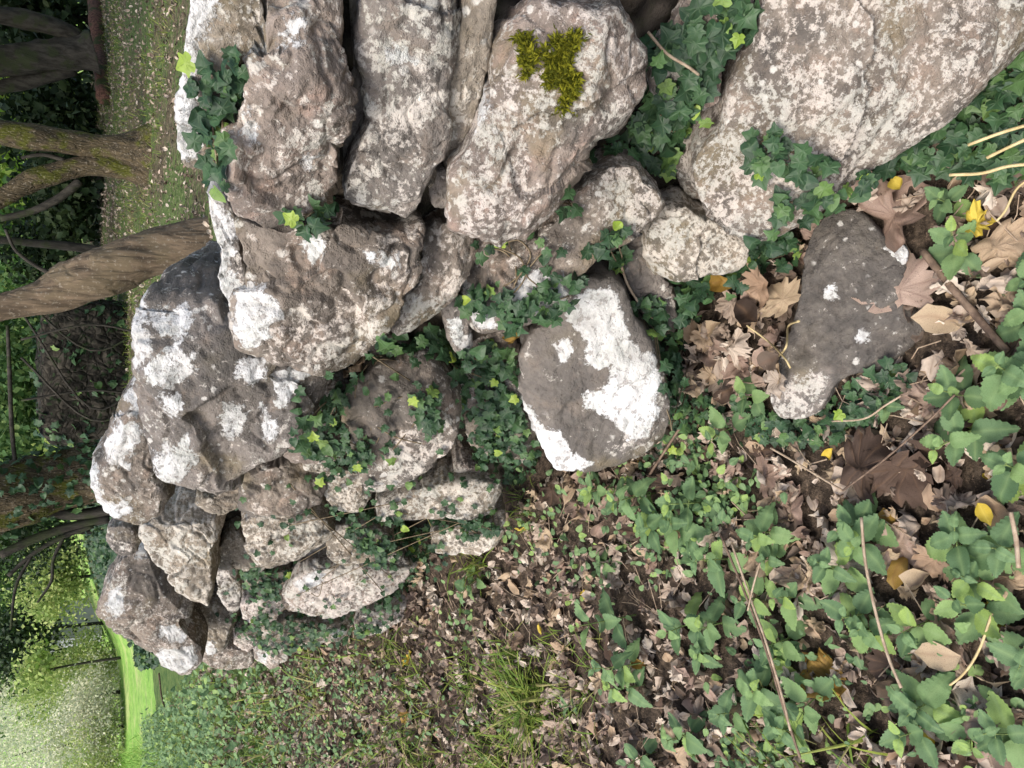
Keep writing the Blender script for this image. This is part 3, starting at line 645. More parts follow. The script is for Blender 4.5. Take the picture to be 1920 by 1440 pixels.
for base, fl in ((0, 1), ((len(cs) - 1) * m, 0)):
    for k in range(1, m - 1): T.append((base, base + k, base + k + 1)[::(-1 if fl else 1)])
T = np.array(T)
V = V + .05 * np.stack([fbm(V * 5, 3, 1), fbm(V * 5, 3, 2), fbm(V * 5, 3, 4)], 1)
core = tri_mesh('rubble_core', V, T, True, None, M['rubble'])
bm = bmesh.new(); bm.from_mesh(core); bmesh.ops.recalc_face_normals(bm, faces=bm.faces); bm.to_mesh(core); bm.free()
mobj('rubble_core', core, label='dark earth and rubble packed in the gaps behind the wall stones', cat='wall fill')
BV.append(V); BT.append(T + boff); boff += len(V)

# ------------------------------------------------------------------ leaves
bvh = BVHTree.FromPolygons(np.concatenate(BV).tolist(), np.concatenate(BT).tolist())
hx, hy = np.arange(-5.5, 3.6, .06), np.arange(-.4, 9.5, .06); HX, HY = np.meshgrid(hx, hy); hz = ground_h(HX.ravel(), HY.ravel())
hi_ = np.arange(len(hx) * len(hy)).reshape(len(hy), len(hx))
gbvh = BVHTree.FromPolygons(np.stack([HX.ravel(), HY.ravel(), hz], 1).tolist(), np.stack([hi_[:-1, :-1].ravel(), hi_[:-1, 1:].ravel(), hi_[1:, 1:].ravel(), hi_[1:, :-1].ravel()], 1).tolist())
def hit(px, py):                                     # first stone or ground met along the line of sight
    d = nrm(ray(px, py)); h = bvh.ray_cast(Vector(CAMP), Vector(d), 30); g = gbvh.ray_cast(Vector(CAMP), Vector(d), 30)
    if g[0] is not None: g, gd = np.array(g[0]), g[3]
    else: g = pix_ground([px], [py])[0]; gd = (g - CAMP) @ d
    if h[0] is not None and h[3] < gd:
        n = np.array(h[1]); n = n if n @ d < 0 else -n
        return np.array(h[0]), n, True
    return g, np.array([0, 0, 1.0]), False
def fan(out, bend=.0, fold=.25, crumple=0.0, seed=0, inner=(.55,), ctr=(0, .42), tips=()):
    o = np.array(out + [(-x, y) for x, y in reversed(out) if x > 1e-6], float); m = len(o); c = np.array(ctr)
    rings = [c + (o - c) * f for f in inner] + [o]
    V = np.vstack([[c]] + rings); vein = np.zeros(len(V)); vein[0] = .8
    T = [(0, 1 + k, 1 + (k + 1) % m) for k in range(m)]
    for r in range(len(rings) - 1):
        for k in range(m):
            a, b = 1 + r * m + k, 1 + r * m + (k + 1) % m; T += [(a, a + m, b + m), (a, b + m, b)]
    for r in range(len(rings)):
        for k in range(m):
            if abs(o[k][0]) < 1e-6 or any(abs(abs(o[k][0]) - t[0]) < 1e-6 and abs(o[k][1] - t[1]) < 1e-6 for t in tips):
                vein[1 + r * m + k] = .95 if r < len(rings) - 1 else .5
    x, y = V.T; z = fold * np.abs(x) - bend * (y - .3) ** 2
    P3 = np.stack([x, y, z], 1)
    if crumple:
        q = P3 * 2.2 + seed * 3.7
        P3 = P3 + crumple * np.stack([pn(q, 1), pn(q, 2), 2.2 * pn(q, 3) + .7 * pn(q * 2.6, 4)], 1)
    return P3, np.array(T), vein
def blade(n=9, w=.33, serr=.06, fold=.3, bend=.3, crumple=0, seed=0, power=.85, curl=0):
    V, vein, T = [], [], []
    for i in range(n + 1):
        t = i / n; hw = w * math.sin(math.pi * min(1, t ** power)) ** .85 + (serr if i % 2 and 0 < i < n else 0)
        hw = max(hw, .004)
        for k, s in enumerate((-1, -.5, 0, .5, 1)):
            x = s * hw; V.append((x, t - (.03 if abs(s) == 1 and i % 2 == 0 else 0), fold * abs(x) - bend * t * t)); vein.append((.0, .25, 1, .25, .0)[k])
    for i in range(n):
        for k in range(4):
            a = i * 5 + k; T += [(a, a + 1, a + 6), (a, a + 6, a + 5)]
    V = np.array(V)
    if curl:                                         # roll sideways
        a = V[:, 0] * curl; V = np.stack([np.sin(a) / curl, V[:, 1], V[:, 2] + (1 - np.cos(a)) / curl], 1)
    if crumple:
        q = V * 2.4 + seed * 2.9; V = V + crumple * np.stack([pn(q, 1), .5 * pn(q, 2), 2 * pn(q, 3)], 1)
    return V, np.array(T), np.array(vein)
IVO = [(0, .02), (.16, -.10), (.36, -.06), (.50, .08), (.40, .24), (.58, .44), (.56, .52), (.34, .54), (.20, .72), (.07, .94), (0, 1.0)]
IVR = [(0, .02), (.18, -.10), (.40, .0), (.48, .22), (.42, .48), (.26, .74), (.08, .95), (0, 1.0)]
IV = [fan(IVO, .35, f, .05, s, (.5,), (0, .3), [(.50, .08), (.58, .44)]) for f, s in ((.18, 1), (.35, 2), (-.1, 3))] + [fan(IVR, .3, .25, .05, 4, (.5,), (0, .3), [(.48, .22)])]
SYO = [(0, .0), (.14, -.07), (.38, -.12), (.52, -.03), (.42, .07), (.62, .13), (.82, .30), (.70, .36), (.78, .48), (.56, .47), (.42, .50), (.52, .66), (.44, .80), (.28, .74), (.22, .88), (.10, .92), (0, 1.06)]
SYT = [(.52, -.03), (.82, .30), (.44, .80)]
SY = [fan(SYO, b, f, c, s, (.22, .45, .68, .86), (0, .25), SYT) for b, f, c, s in ((.3, .15, .13, 1), (-.4, .3, .19, 2), (.8, -.3, .24, 3), (.3, .7, .24, 4), (-.8, .2, .27, 5))]
LSY = [fan(SYO, b, f, c, s, (.55,), (0, .25), SYT) for b, f, c, s in ((.3, .15, .2, 1), (-.4, .3, .3, 2), (.9, -.3, .4, 3), (.3, .8, .4, 4), (-.9, .2, .45, 5))]
DV = [blade(7, w, .02, f, b, c, s, .9, cu) for w, f, b, c, s, cu in ((.30, .2, .3, .12, 1, 0), (.34, .6, -.4, .16, 2, 0), (.28, -.3, .6, .2, 3, 2.5), (.36, .3, .2, .22, 4, 4.5), (.25, .9, .5, .14, 5, 0), (.40, .1, -.6, .2, 6, 3.0))]
NE = [blade(16, .34, .035, .18, b, .06, s, .70) for b, s in ((.25, 1), (.5, 2), (.1, 3))]

def basis(n, az, tilt=0.0, r=None):                  # columns: side, along, up
    n = nrm(n); a = nrm(np.cross(n, [.31, .77, .2])); b = np.cross(n, a)
    y = math.cos(az) * a + math.sin(az) * b; x = np.cross(y, n)
    if tilt: n, y = nrm(n * math.cos(tilt) - y * math.sin(tilt)), nrm(y * math.cos(tilt) + n * math.sin(tilt))
    return np.stack([x, y, n], 1)
def many(tmpls, items):                              # items: (template no, position, 3x3, size) -> V, T, rnd, vein
    V, T, rn, ve, o = [], [], [], [], 0
    by = {}
    for it in items: by.setdefault(it[0], []).append(it)
    for k, L in by.items():
        tv, tt, tn = tmpls[k]; n = len(L)
        Rm = np.array([i[2] for i in L]); P = np.array([i[1] for i in L]); s = np.array([i[3] for i in L])
        vv = np.einsum('nij,kj->nki', Rm, tv) * s[:, None, None] + P[:, None, :]
        V.append(vv.reshape(-1, 3)); T.append((tt[None] + (np.arange(n) * len(tv))[:, None, None] + o).reshape(-1, 3)); o += n * len(tv)
        rn.append(np.repeat([i[4] if len(i) > 4 else rng.random() for i in L], len(tv))); ve.append(np.tile(tn, n))
    return np.concatenate(V), np.concatenate(T), {'rnd': np.concatenate(rn), 'vein': np.concatenate(ve)}
def leaf_obj(name, tmpls, items, mat, parent=None, **k):
    V, T, at_ = many(tmpls, items)
    return mobj(name, tri_mesh(name, V, T, True, at_, mat), parent, **k)

# ------------------------------------------------------------------ ivy
def ivy(label, poly, n, size=(.030, .052), lift=.018, young=1, stems=2):
    n = int(n * 1.6); stems += 2; poly = np.array(poly, float); lo, hi = poly.min(0), poly.max(0); P = []
    tries = 0
    while len(P) < n and tries < n * 30:
        tries += 1
        x, y = lo + (hi - lo) * rng.random(2)
        if in_poly(np.array([x]), np.array([y]), poly)[0]: P.append((x, y))
    hits = [hit(x, y) for x, y in P]
    base = np.mean([h[0] for h in hits], 0)
    root = empty('ivy', base, label=label, cat='ivy', group='ivy growing on the wall')
    it = []
    for (p, nn, _) in hits:
        up = nrm(nn * .8 + np.array([-.12, -.25, .45]) + rng.normal(size=3) * .28)
        down = np.array([0, 0, -1.]); az0 = rng.normal() * .9
        b = basis(up, 0); a = math.atan2(down @ b[:, 0], down @ b[:, 1]); 
        it.append((int(rng.choice([0, 0, 1, 1, 2, 3])), p - base + nn * lift * (.3 + 1.6 * rng.random()), basis(up, rng.normal() * .9 + 4.0 * (rng.random() < .3), .15), float(rng.uniform(*size)) * .72))
    if it: leaf_obj('leaves', IV, it, M['ivy'], root)
    if young:
        yi = []
        for q in range(max(1, young * 2 // 3)):
            p, nn, _ = hits[rng.integers(len(hits))]
            yi.append((int(rng.integers(4)), p - base + nn * (lift + .03) + rng.normal(size=3) * .012, basis(nrm(nn + np.array([-.1, -.5, .6])), rng.random() * 6.3), float(rng.uniform(.022, .034))))
        leaf_obj('young_leaves', IV, yi, M['ivyyoung'], root)
    st = []
    for q in range(stems):
        k = min(len(hits), 7); sel = rng.choice(len(hits), k, replace=False)
        pts = np.array([hits[j][0] + hits[j][1] * .012 for j in sel]); ax = np.linalg.svd(pts - pts.mean(0))[2][0]; near = np.linalg.norm(pts - pts[0], axis=1) < .30; pts = pts[near] if near.sum() > 2 else pts[:2]
        pts = pts[np.argsort(pts @ ax)]
        if len(pts) < 2: continue
        if len(pts) > 4: pts = .5 * pts + .25 * np.roll(pts, 1, 0) + .25 * np.roll(pts, -1, 0); pts = pts[1:-1]
        st.append(tube(spline(pts - base, 5), .0017, 5))
    if st:
        v, t = join(st); mobj('stem', tri_mesh('stem', v, t, True, None, M['stem']), root)
    return root
ivy('ivy trailing down the edge between the flat coping stone and the tan-pink boulder', [(378,150),(400,120),(432,130),(436,260),(434,360),(400,365),(395,300),(380,230)], 46, (.026, .046))
ivy('small ivy sprig near the top of the tan-pink boulder', [(440,110),(465,112),(468,135),(442,138)], 7, (.026, .036))
ivy('few ivy leaves in the dark slot under the tan-pink boulder', [(530,398),(580,388),(622,390),(610,416),(560,414)], 15, (.026, .05), young=1)
ivy('thick ivy hanging between the mossy boulder and the largest boulder', [(1200,80),(1262,40),(1390,-10),(1402,50),(1345,110),(1318,180),(1326,230),(1280,300),(1225,312),(1160,300),(1102,318),(1150,262),(1196,215),(1200,130)], 120, (.034, .058), young=4, stems=4)
ivy('two yellow-green ivy leaves at the lower edge of the mossy boulder', [(1035,350),(1095,330),(1105,370),(1045,400)], 5, (.03, .04), young=2, stems=1)
ivy('leafy ivy sprig with bright young tips lying across the largest boulder', [(1390,240),(1440,235),(1480,265),(1545,270),(1580,300),(1540,330),(1500,345),(1470,325),(1410,320)], 22, (.032, .05), .03, young=2, stems=2)
ivy('ivy leaves along the bottom edge of the largest boulder', [(1455,375),(1500,355),(1580,330),(1640,300),(1660,330),(1600,370),(1520,400),(1470,420)], 24, (.032, .05), .03, stems=1)
ivy('dense dark ivy under the overhang of the largest boulder at the frame corner', [(1665,300),(1730,262),(1790,215),(1850,155),(1925,105),(1990,120),(1960,340),(1900,335),(1800,322),(1720,330)], 120, (.034, .058), .05, young=2, stems=3)
ivy('ivy beneath the cream-crusted stone, reaching to the dead leaves', [(1240,525),(1300,515),(1380,500),(1410,450),(1450,425),(1520,450),(1500,495),(1400,515),(1330,560),(1310,620),(1275,600)], 90, (.028, .048), .04, young=2, stems=2)
ivy('ivy running down beside the squared block with white lichen', [(1180,540),(1235,560),(1290,620),(1310,700),(1300,770),(1245,800),(1245,720),(1215,630)], 90, (.028, .048), .03, young=1, stems=2)
ivy('single tuft of dark ivy in the hole above the squared block', [(1122,450),(1160,425),(1185,440),(1178,495),(1140,510),(1118,490)], 16, (.030, .05), .02, stems=1)
ivy('ivy creeping over the white patches of the long slanting stone', [(880,552),(930,545),(1000,560),(1045,535),(1090,500),(1102,530),(1062,562),(1012,592),(960,602),(890,582)], 56, (.028, .046), .022, young=2, stems=2)
ivy('wide ivy curtain in the middle of the wall left of the squared block', [(700,612),(760,640),(825,600),(850,650),(900,630),(960,650),(972,700),(962,760),(990,800),(900,800),(868,750),(850,722),(780,672),(715,645)], 125, (.030, .055), .025, young=4, stems=5)
ivy('small-leaved ivy below the squared block, running into the leaf litter', [(870,775),(960,765),(1000,820),(1020,880),(960,915),(890,880)], 130, (.022, .040), .02, young=1, stems=3)
ivy('ivy on the reddish stone under the great angular block', [(545,800),(580,770),(640,720),(660,750),(650,800),(655,850),(600,850),(550,845)], 60, (.026, .046), .02, young=4, stems=2)
ivy('little ivy cluster on the face of the leaning streaked stone', [(778,740),(800,728),(822,745),(815,800),(790,795)], 16, (.028, .048), .02, stems=1)
ivy('ivy with yellowish leaves at the left edge of the leaning streaked stone', [(640,830),(690,810),(690,860),(660,890),(600,880)], 40, (.022, .036), .02, young=4, stems=1)
ivy('band of ivy between the long low stone and the speckled tan stone', [(600,925),(640,955),(700,965),(780,978),(860,972),(935,955),(925,1000),(850,1000),(760,1012),(740,1055),(690,1050),(640,972)], 170, (.024, .044), .02, young=2, stems=3)
ivy('ivy tuft around the pale bottom stone that juts into the leaves', [(740,1020),(800,1000),(840,1035),(830,1085),(770,1075)], 60, (.024, .042), .03, young=1, stems=1)
ivy('dark ivy patch beneath the ochre triangular stone', [(440,1068),(500,1060),(545,1080),(520,1120),(470,1118)], 60, (.028, .048), .02, stems=1)
ivy('ivy fringe along the foot of the far wall', [(430,1180),(500,1130),(545,1152),(640,1160),(702,1130),(792,1070),(805,1092),(740,1152),(700,1195),(620,1212),(520,1218)], 200, (.026, .046), .03, young=1, stems=3)
ivy('ivy beside the dark flat rock on the path side', [(1440,760),(1500,790),(1560,750),(1640,700),(1700,660),(1720,720),(1650,790),(1560,840),(1470,830),(1410,810)], 120, (.024, .044), .03, young=1, stems=3)
ivy('ivy and small green leaves at the foot of the squared block', [(1250,800),(1300,740),(1400,700),(1420,760),(1360,850),(1260,870),(1150,880)], 70, (.022, .04), .02, young=2, stems=2)

ivy('thin trailing ivy spread over the faces of the far wall stones', [(450,900),(600,880),(940,900),(930,1010),(800,1060),(680,1150),(480,1200),(400,1150),(430,1050)], 95, (.020, .034), .014, stems=7)
ivy('sparse ivy threads over the stones around the leaning streaked stone', [(540,700),(700,640),(860,660),(880,800),(760,910),(600,880)], 40, (.022, .036), .014, stems=5)
ivy('sparse ivy threads along the joints under the mossy boulder', [(860,440),(1000,440),(1120,480),(1100,600),(960,620),(860,600)], 16, (.022, .036), .014, stems=3)
# moss on the pale boulder
mp = [(972,62),(1000,74),(1008,88),(1030,92),(1040,62),(1056,70),(1080,58),(1098,68),(1078,92),(1075,122),(1092,152),(1086,182),(1060,206),(1042,208),(1050,172),(1028,160),(1016,130),(1008,108),(992,142),(974,152),(978,110),(968,78)]
it = []
moss_t = [blade(2, .16, 0, .3, .5, 0, 1)]
while len(it) < 2300:
    x, y = 960 + 150 * rng.random(), 50 + 165 * rng.random()
    q = np.array([[x * .05, y * .05, 0]])
    if sdist(np.array([x]), np.array([y]), mp)[0] + 15 * fbm(q * 1.6, 3, 5)[0] - 2 - 5 * rng.random() ** 2 < 0: continue
    p, nn, ok = hit(x, y)
    it.append((0, p + nn * .006, basis(nrm(nn * .6 + rng.normal(size=3) * .5), rng.random() * 6.3, .7), float(rng.uniform(.006, .014))))
for _ in range(900):
    x, y = 940 + 190 * rng.random(), 35 + 200 * rng.random(); q = np.array([[x * .03, y * .03, 3.]])
    if sdist(np.array([x]), np.array([y]), mp)[0] + 30 * fbm(q, 3, 8)[0] < -4: continue
    p, nn, ok = hit(x, y); it.append((0, p + nn * .003, basis(nrm(nn * .8 + rng.normal(size=3) * .4), rng.random() * 6.3, .5), float(rng.uniform(.004, .009))))
leaf_obj('moss', moss_t, it, M['moss'], label='bright green and olive moss patch growing on the pale boulder', cat='moss')

# ------------------------------------------------------------------ plants on the ground in front
def plant_proto(kind, seed):
    r = np.random.default_rng(seed); h = 1.0; st, it = [], []
    lean = r.normal(size=2) * .18
    pth = np.array([[lean[0] * t * t, lean[1] * t * t, t] for t in np.linspace(0, 1, 7)])
    st.append(tube(pth, np.linspace(.022, .010, 7), 6))
    nodes = 5 if kind == 'tall' else 4
    for k in range(nodes):
        t = .38 + .62 * k / (nodes - 1); p = np.array([lean[0] * t * t, lean[1] * t * t, t])
        sz = (.62, .62, .54, .40, .22)[k] if nodes == 5 else (.64, .62, .48, .28)[k]
        for s in (0, 1):
            az = k * math.pi / 2 + s * math.pi + r.normal() * .25 + seed
            dv = np.array([math.cos(az), math.sin(az), .15 + .2 * (k >= nodes - 2) + r.normal() * .12]); dv = nrm(dv)
            side = nrm(np.cross(dv, [0, 0, 1])); up = np.cross(side, dv)
            pet = .16 * sz; st.append(tube(np.array([p, p + dv * pet]), .009, 4))
            it.append((int(r.integers(3)), p + dv * pet, np.stack([side, dv, up], 1), sz * r.uniform(.78, 1.12), float(np.clip(.12 + .78 * k / (nodes - 1) + r.normal() * .13, 0, .99))))
    V, T, a = many(NE, it)
    return join(st), (V, T, a)
protos = [plant_proto('tall' if k % 2 else 'low', k) for k in range(7)]
pm = []
for (sv, st_), (lv, lt, la) in protos:
    pm.append((tri_mesh('stem', sv, st_, True, None, M['greenstem']), tri_mesh('leaves', lv, lt, True, la, M['nettle'])))
NETTLES = [(1300,1180,.14,0),(1400,1000,.14,0),(1430,1210,.13,0),(1150,1300,.14,0),(1250,1390,.14,0),(1540,1080,.13,0),(1480,1320,.14,0),(1380,1130,.12,0),  # pixel of the leafy top, height (m), label
 (1850,705,.17,'brightest green nettle near the frame edge with large toothed leaves'),(1765,745,.13,0),(1790,800,.13,'leafy nettle just left of the big brown rotting leaves'),
 (1900,700,.15,0),(1900,520,.10,0),(1760,470,.12,'young nettle beside the brown stick'),(1755,375,.09,'tiny two-leaved seedling beside the pale yellow leaf'),
 (1130,935,.20,'pale green nettle standing in front of the squared block'),(1250,950,.17,0),(1225,1010,.15,0),(1300,1060,.17,0),(1180,990,.14,0),(1080,920,.13,0),
 (1065,1180,.26,'tall plant with large drooping leaves in the leaf litter'),(1100,1270,.24,0),(1240,1180,.17,0),(845,1090,.16,'broad-leaved plant touching the tapering whitish stone'),
 (1450,1130,.12,0),(1560,1020,.15,'nettle with rounded leaves in front of the long leaning stalks'),(1590,985,.13,0),
 (1570,1165,.14,0),(1600,1195,.13,0),(1690,1180,.13,0),(1750,1045,.14,0),(1850,1040,.14,0),(1810,1110,.12,0),(1795,1165,.13,0),
 (1900,1250,.14,0),(1700,1330,.15,0),(1690,1385,.14,0),(1365,1310,.16,0),(1335,1350,.14,0),(1440,1390,.13,0),(1330,800,.13,'small nettle at the lower corner of the squared block'),(1375,745,.11,0),
 (1870,890,.14,0),(1170,1430,.13,0),(1890,620,.12,0),(1640,760,.08,0),(1870,1400,.13,0),(1790,1380,.1,0),(1420,1240,.1,0),(1110,1060,.1,0),(1050,1330,.08,0),(1280,1240,.1,0),(1420,1050,.09,0)]
for k, (x, y, h, lab) in enumerate(NETTLES):
    d = ray(x, y); t = np.linspace(.5, 8, 700) / np.linalg.norm(d); P = CAMP + t[:, None] * d
    g = ground_h(P[:, 0], P[:, 1]); i = int(np.argmax(P[:, 2] < g + h)); p = P[i]; b = np.array([p[0], p[1], g[i] - .005])
    lab = lab or ('nettle seedling with a few toothed green leaves in the leaf litter' if h < .115 else 'green nettle with paired toothed leaves among the fallen leaves' if h < .155 else 'taller green nettle with paired toothed leaves among the fallen leaves')
    o = empty('nettle', b, rng.random() * 6.28, label=lab, cat='nettle', group='nettles growing before the wall')
    s = h * .90; w_ = min(s, .135) * .9; o.scale = (w_, w_, s)
    a, l = pm[k % len(pm)]
    mobj('stem', a, o); mobj('leaves', l, o)

# ------------------------------------------------------------------ fallen leaves
def lay(p, nn=(0, 0, 1), wild=.35, lift=.012, az=None):
    n = nrm(np.array(nn) + rng.normal(size=3) * wild); n = n if n[2] > .15 else nrm(n + [0, 0, .8])
    if isinstance(az, tuple):                        # tip direction over the ground
        x = nrm(np.cross([az[0], az[1], .1], n)); return p + np.array([0, 0, lift]), np.stack([x, np.cross(n, x), n], 1)
    return p + np.array([0, 0, lift]), basis(n, rng.random() * 6.283 if az is None else az)
def place(o, p, B, s):
    m = Matrix.Identity(4)
    for r in range(3):
        for c in range(3): m[r][c] = B[r, c] * s
        m[r][3] = p[r]
    o.matrix_world = m
_lm = {}
def leaf_mesh(kind, k, mat, stalk=True):
    key = (kind, k, mat)
    if key not in _lm:
        v, t, ve = (SY if kind == 'sy' else DV)[k]; rn = np.full(len(v), .0)
        _lm[key] = tri_mesh('fallen_leaf', v, t, True, {'rnd': rn, 'vein': ve}, M[mat])
    return _lm[key]
HERO = [  # pixel, size, kind, template, material, label, wild, lift, azimuth
 (1692,398,.135,'sy',3,'pinkleaf','large folded pinkish-brown sycamore leaf above the dark flat rock',.25,.04,2.4),
 (1712,535,.14,'sy',0,'pinkleaf','pinkish sycamore leaf with a dark spot, lying on the edge of the dark flat rock',.15,.05,3.6),
 (1440,588,.10,'dv',1,'darkleaf','dark purplish oval leaf in the clump left of the flat rock',.2,.08,1.2),
 (1400,535,.085,'dv',3,'ochre','curled orange-yellow leaf in the clump beside the flat rock',.2,.09,1.8),
 (1450,540,.085,'sy',1,'tanleaf','pale lobed leaf with curled edges touching the flat rock',.2,.06,5.2),
 (1490,560,.09,'sy',0,'tanleaf','tan lobed leaf lying at the left rim of the dark flat rock',.2,.05,4.2),
 (1330,580,.085,'dv',5,'dead','brown crumpled leaf amid the ivy below the cream-crusted stone',.3,.03,None),
 (1310,622,.07,'dv',1,'tanleaf','small tan triangular leaf under the crumpled brown one',.3,.03,None),
 (1350,670,.095,'dv',3,'pinkleaf','long rolled pink-brown leaf on the ivy edge',.2,.03,None),
 (1425,720,.095,'sy',3,'pinkleaf','drooping pinkish leaf left of the flat rock pale end',.2,.03,.6),
 (1380,815,.07,'dv',4,'pinkleaf','small folded pinkish leaf standing on edge',.3,.03,None),
 (1345,655,.08,'dv',2,'dead','brown twisted leaf beside the rolled pink-brown leaf',.3,.03,None),
 (1525,425,.06,'sy',2,'pinkleaf','small brown-pink leaf at the bottom of the largest boulder',.3,.03,None),
 (1860,420,.05,'sy',3,'yellow','crinkled bright yellow leaf on its stalk at the frame edge',.2,.05,None),
 (1706,350,.042,'dv',5,'yellow','small pale yellow leaf under the ivy',.2,.05,None),
 (1900,465,.10,'sy',2,'tanleaf','tan lobed leaf cut by the frame edge below the bright yellow leaf',.25,.03,None),
 (1780,600,.10,'dv',1,'tanleaf','pointed tan leaf standing beside the brown stick',.3,.04,None),
 (1655,865,.125,'sy',2,'darkleaf','biggest rotting brown leaf, curled over the others',.2,.06,2.0),
 (1720,890,.12,'sy',4,'darkleaf','dark rotting leaf overlapped by the biggest one',.2,.05,1.0),
 (1600,900,.10,'dv',5,'dead','tan-brown leaf poking from under the rotting leaves',.3,.04,None),
 (1760,840,.11,'dv',3,'darkleaf','dark curled leaf behind the leafy nettle',.3,.05,None),
 (1885,950,.085,'dv',5,'tanleaf','pale leaf with a yellow middle at the frame edge',.2,.05,None),
 (1878,958,.05,'dv',0,'yellow','yellow leaf fragment on the pale leaf at the frame edge',.2,.065,None),
 (1560,1265,.11,'sy',4,'ochre','big olive-yellow lobed leaf in the shade under the nettles',.2,.03,None),
 (1752,1365,.075,'dv',2,'yellow','curved bright yellow leaf half hidden under a nettle',.2,.03,None),
 (1785,1218,.105,'dv',0,'tanleaf','large pale leaf with fine veins, its stalk pointing to the frame edge',.1,.06,(-.25,1)),
 (1680,985,.09,'dv',0,'ochre','ochre leaf half buried under the rotting leaves',.2,.03,None),
 (1700,1065,.09,'dv',2,'ochre','amber leaf under the thin bent stalk',.2,.03,None),
 (1580,850,.045,'dv',3,'yellow','little lemon-yellow leaf at the edge of the rotting leaves',.3,.05,None),
 (1490,960,.12,'sy',1,'pinkleaf','brownish-pink sycamore leaf behind the nettles',.25,.03,None),
 (1430,1050,.09,'sy',2,'tanleaf','tan lobed leaf between the nettle stalks',.3,.03,None),
 (1450,890,.09,'sy',0,'pinkleaf','pink-brown leaf among tiny green plants in the litter',.3,.03,None),
 (985,628,.06,'sy',1,'ochre','rust-coloured leaf caught in the ivy beside the squared block',.3,.03,None),
 (690,690,.07,'sy',4,'tanleaf','shrivelled tan leaf caught under the broad tan stone',.4,.03,None),
 (620,715,.05,'sy',2,'tanleaf','small shrivelled leaf caught in ivy under the great angular block',.4,.03,None),
 (1285,1415,.08,'sy',0,'tanleaf','pale buff lobed leaf near the bottom frame edge',.2,.03,None),
 (1330,1185,.05,'dv',1,'tanleaf','small cream leaf standing upright in the litter',.4,.04,None),
 (1130,1425,.07,'sy',1,'tanleaf','pale yellowish leaf touching the bottom frame edge',.3,.03,None),
 (1215,1240,.06,'dv',3,'ochre','curled amber leaf beside the large-leaved plant',.3,.04,None),
 (1280,945,.05,'dv',0,'yellow','yellow-orange leaf glimpsed behind the pale green nettle',.3,.03,None),
 (775,1232,.06,'sy',1,'yellow','small yellow leaf at the foot of the far wall',.3,.03,None),
 (770,1340,.07,'sy',0,'ochre','orange-yellow leaf lying alone on the brown litter',.3,.03,None),
 (1700,1300,.10,'sy',3,'dead','brown leaf under the nettles near the pale veined leaf',.3,.03,None),
 (1740,1085,.08,'dv',3,'tanleaf','narrow rolled tan leaf beside the amber leaf',.3,.05,None),
 (1890,1370,.11,'sy',4,'pinkleaf','dusky pink leaf at the right-hand bottom of the frame',.3,.03,None),
 (1850,1330,.09,'sy',2,'dead','brown torn leaf beside the dusky pink leaf',.3,.03,None),
 (1320,1400,.09,'sy',4,'pinkleaf','dark pink leaf under a nettle by the bottom edge',.3,.03,None),
 (1040,1010,.085,'sy',1,'tanleaf','tan leaf standing up in the litter under the squared block',.3,.04,None)]
for x, y, s, kd, k, mt, lab, wild, lift, az in HERO:
    s *= .87; p, nn, on = hit(x, y); q, B = lay(p, nn if on else (0, -.15, 1), wild, lift, az)
    v = (SY if kd == 'sy' else DV)[k][0]; q = q - B @ (v.mean(0) * s)
    o = mobj('fallen_leaf', leaf_mesh(kd, k, mt), label=lab, cat='leaf', group='fallen leaves'); place(o, q, B, s)
# the nearest of the many other leaves, one by one
LP = [(940,905),(1050,890),(1260,830),(1420,800),(1470,850),(1560,860),(1720,790),(1780,560),(1850,380),(1925,380),(1925,1445),(600,1445),(640,1300),(830,1100)]
cl = {'dead': ('brown crumpled', 6), 'tanleaf': ('tan dry', 3), 'pinkleaf': ('pinkish-brown curled', 2), 'darkleaf': ('dark rotting', 3), 'yellow': ('small yellow', .35)}
mk = list(cl); pw = np.array([cl[m_][1] for m_ in mk]); pw = pw / pw.sum()
n = 0
while n < 195:
    x, y = 600 + 1325 * rng.random() ** .75, 380 + 1065 * rng.random()
    if not in_poly(np.array([x]), np.array([y]), LP)[0]: continue
    p, nn, on = hit(x, y)
    if on: continue
    mt = mk[rng.choice(len(mk), p=pw)]; kd = 'sy' if rng.random() < .45 else 'dv'; k = int(rng.integers(5)); s = float(rng.uniform(.04, .085)) * (.55 if mt == 'yellow' else 1)
    q, B = lay(p, (0, 0, 1), .5, .006 + .03 * rng.random()); v = (SY if kd == 'sy' else DV)[k][0]; q = q - B @ (v.mean(0) * s)
    o = mobj('fallen_leaf', leaf_mesh(kd, k, mt), label='%s %s lying loose in the leaf litter on the ground' % (cl[mt][0], 'lobed leaf' if kd == 'sy' else 'oval leaf'), cat='leaf', group='fallen leaves'); place(o, q, B, s); n += 1
for x, y in [(1330 + 150 * rng.random(), 545 + 200 * rng.random()) for _ in range(26)]:
    p, nn, on = hit(x, y); mt = mk[rng.choice(4, p=[.45, .3, .17, .08])]; k = int(rng.integers(5)); kd = 'sy' if rng.random() < .4 else 'dv'; s = float(rng.uniform(.045, .075))
    q, B = lay(p, (0, -.2, 1), .45, .02 + .035 * rng.random()); q = q - B @ ((SY if kd == 'sy' else DV)[k][0].mean(0) * s)
    o = mobj('fallen_leaf', leaf_mesh(kd, k, mt), label='%s %s heaped with others left of the dark flat rock' % (cl[mt][0], 'lobed leaf' if kd == 'sy' else 'oval leaf'), cat='leaf', group='fallen leaves'); place(o, q, B, s)
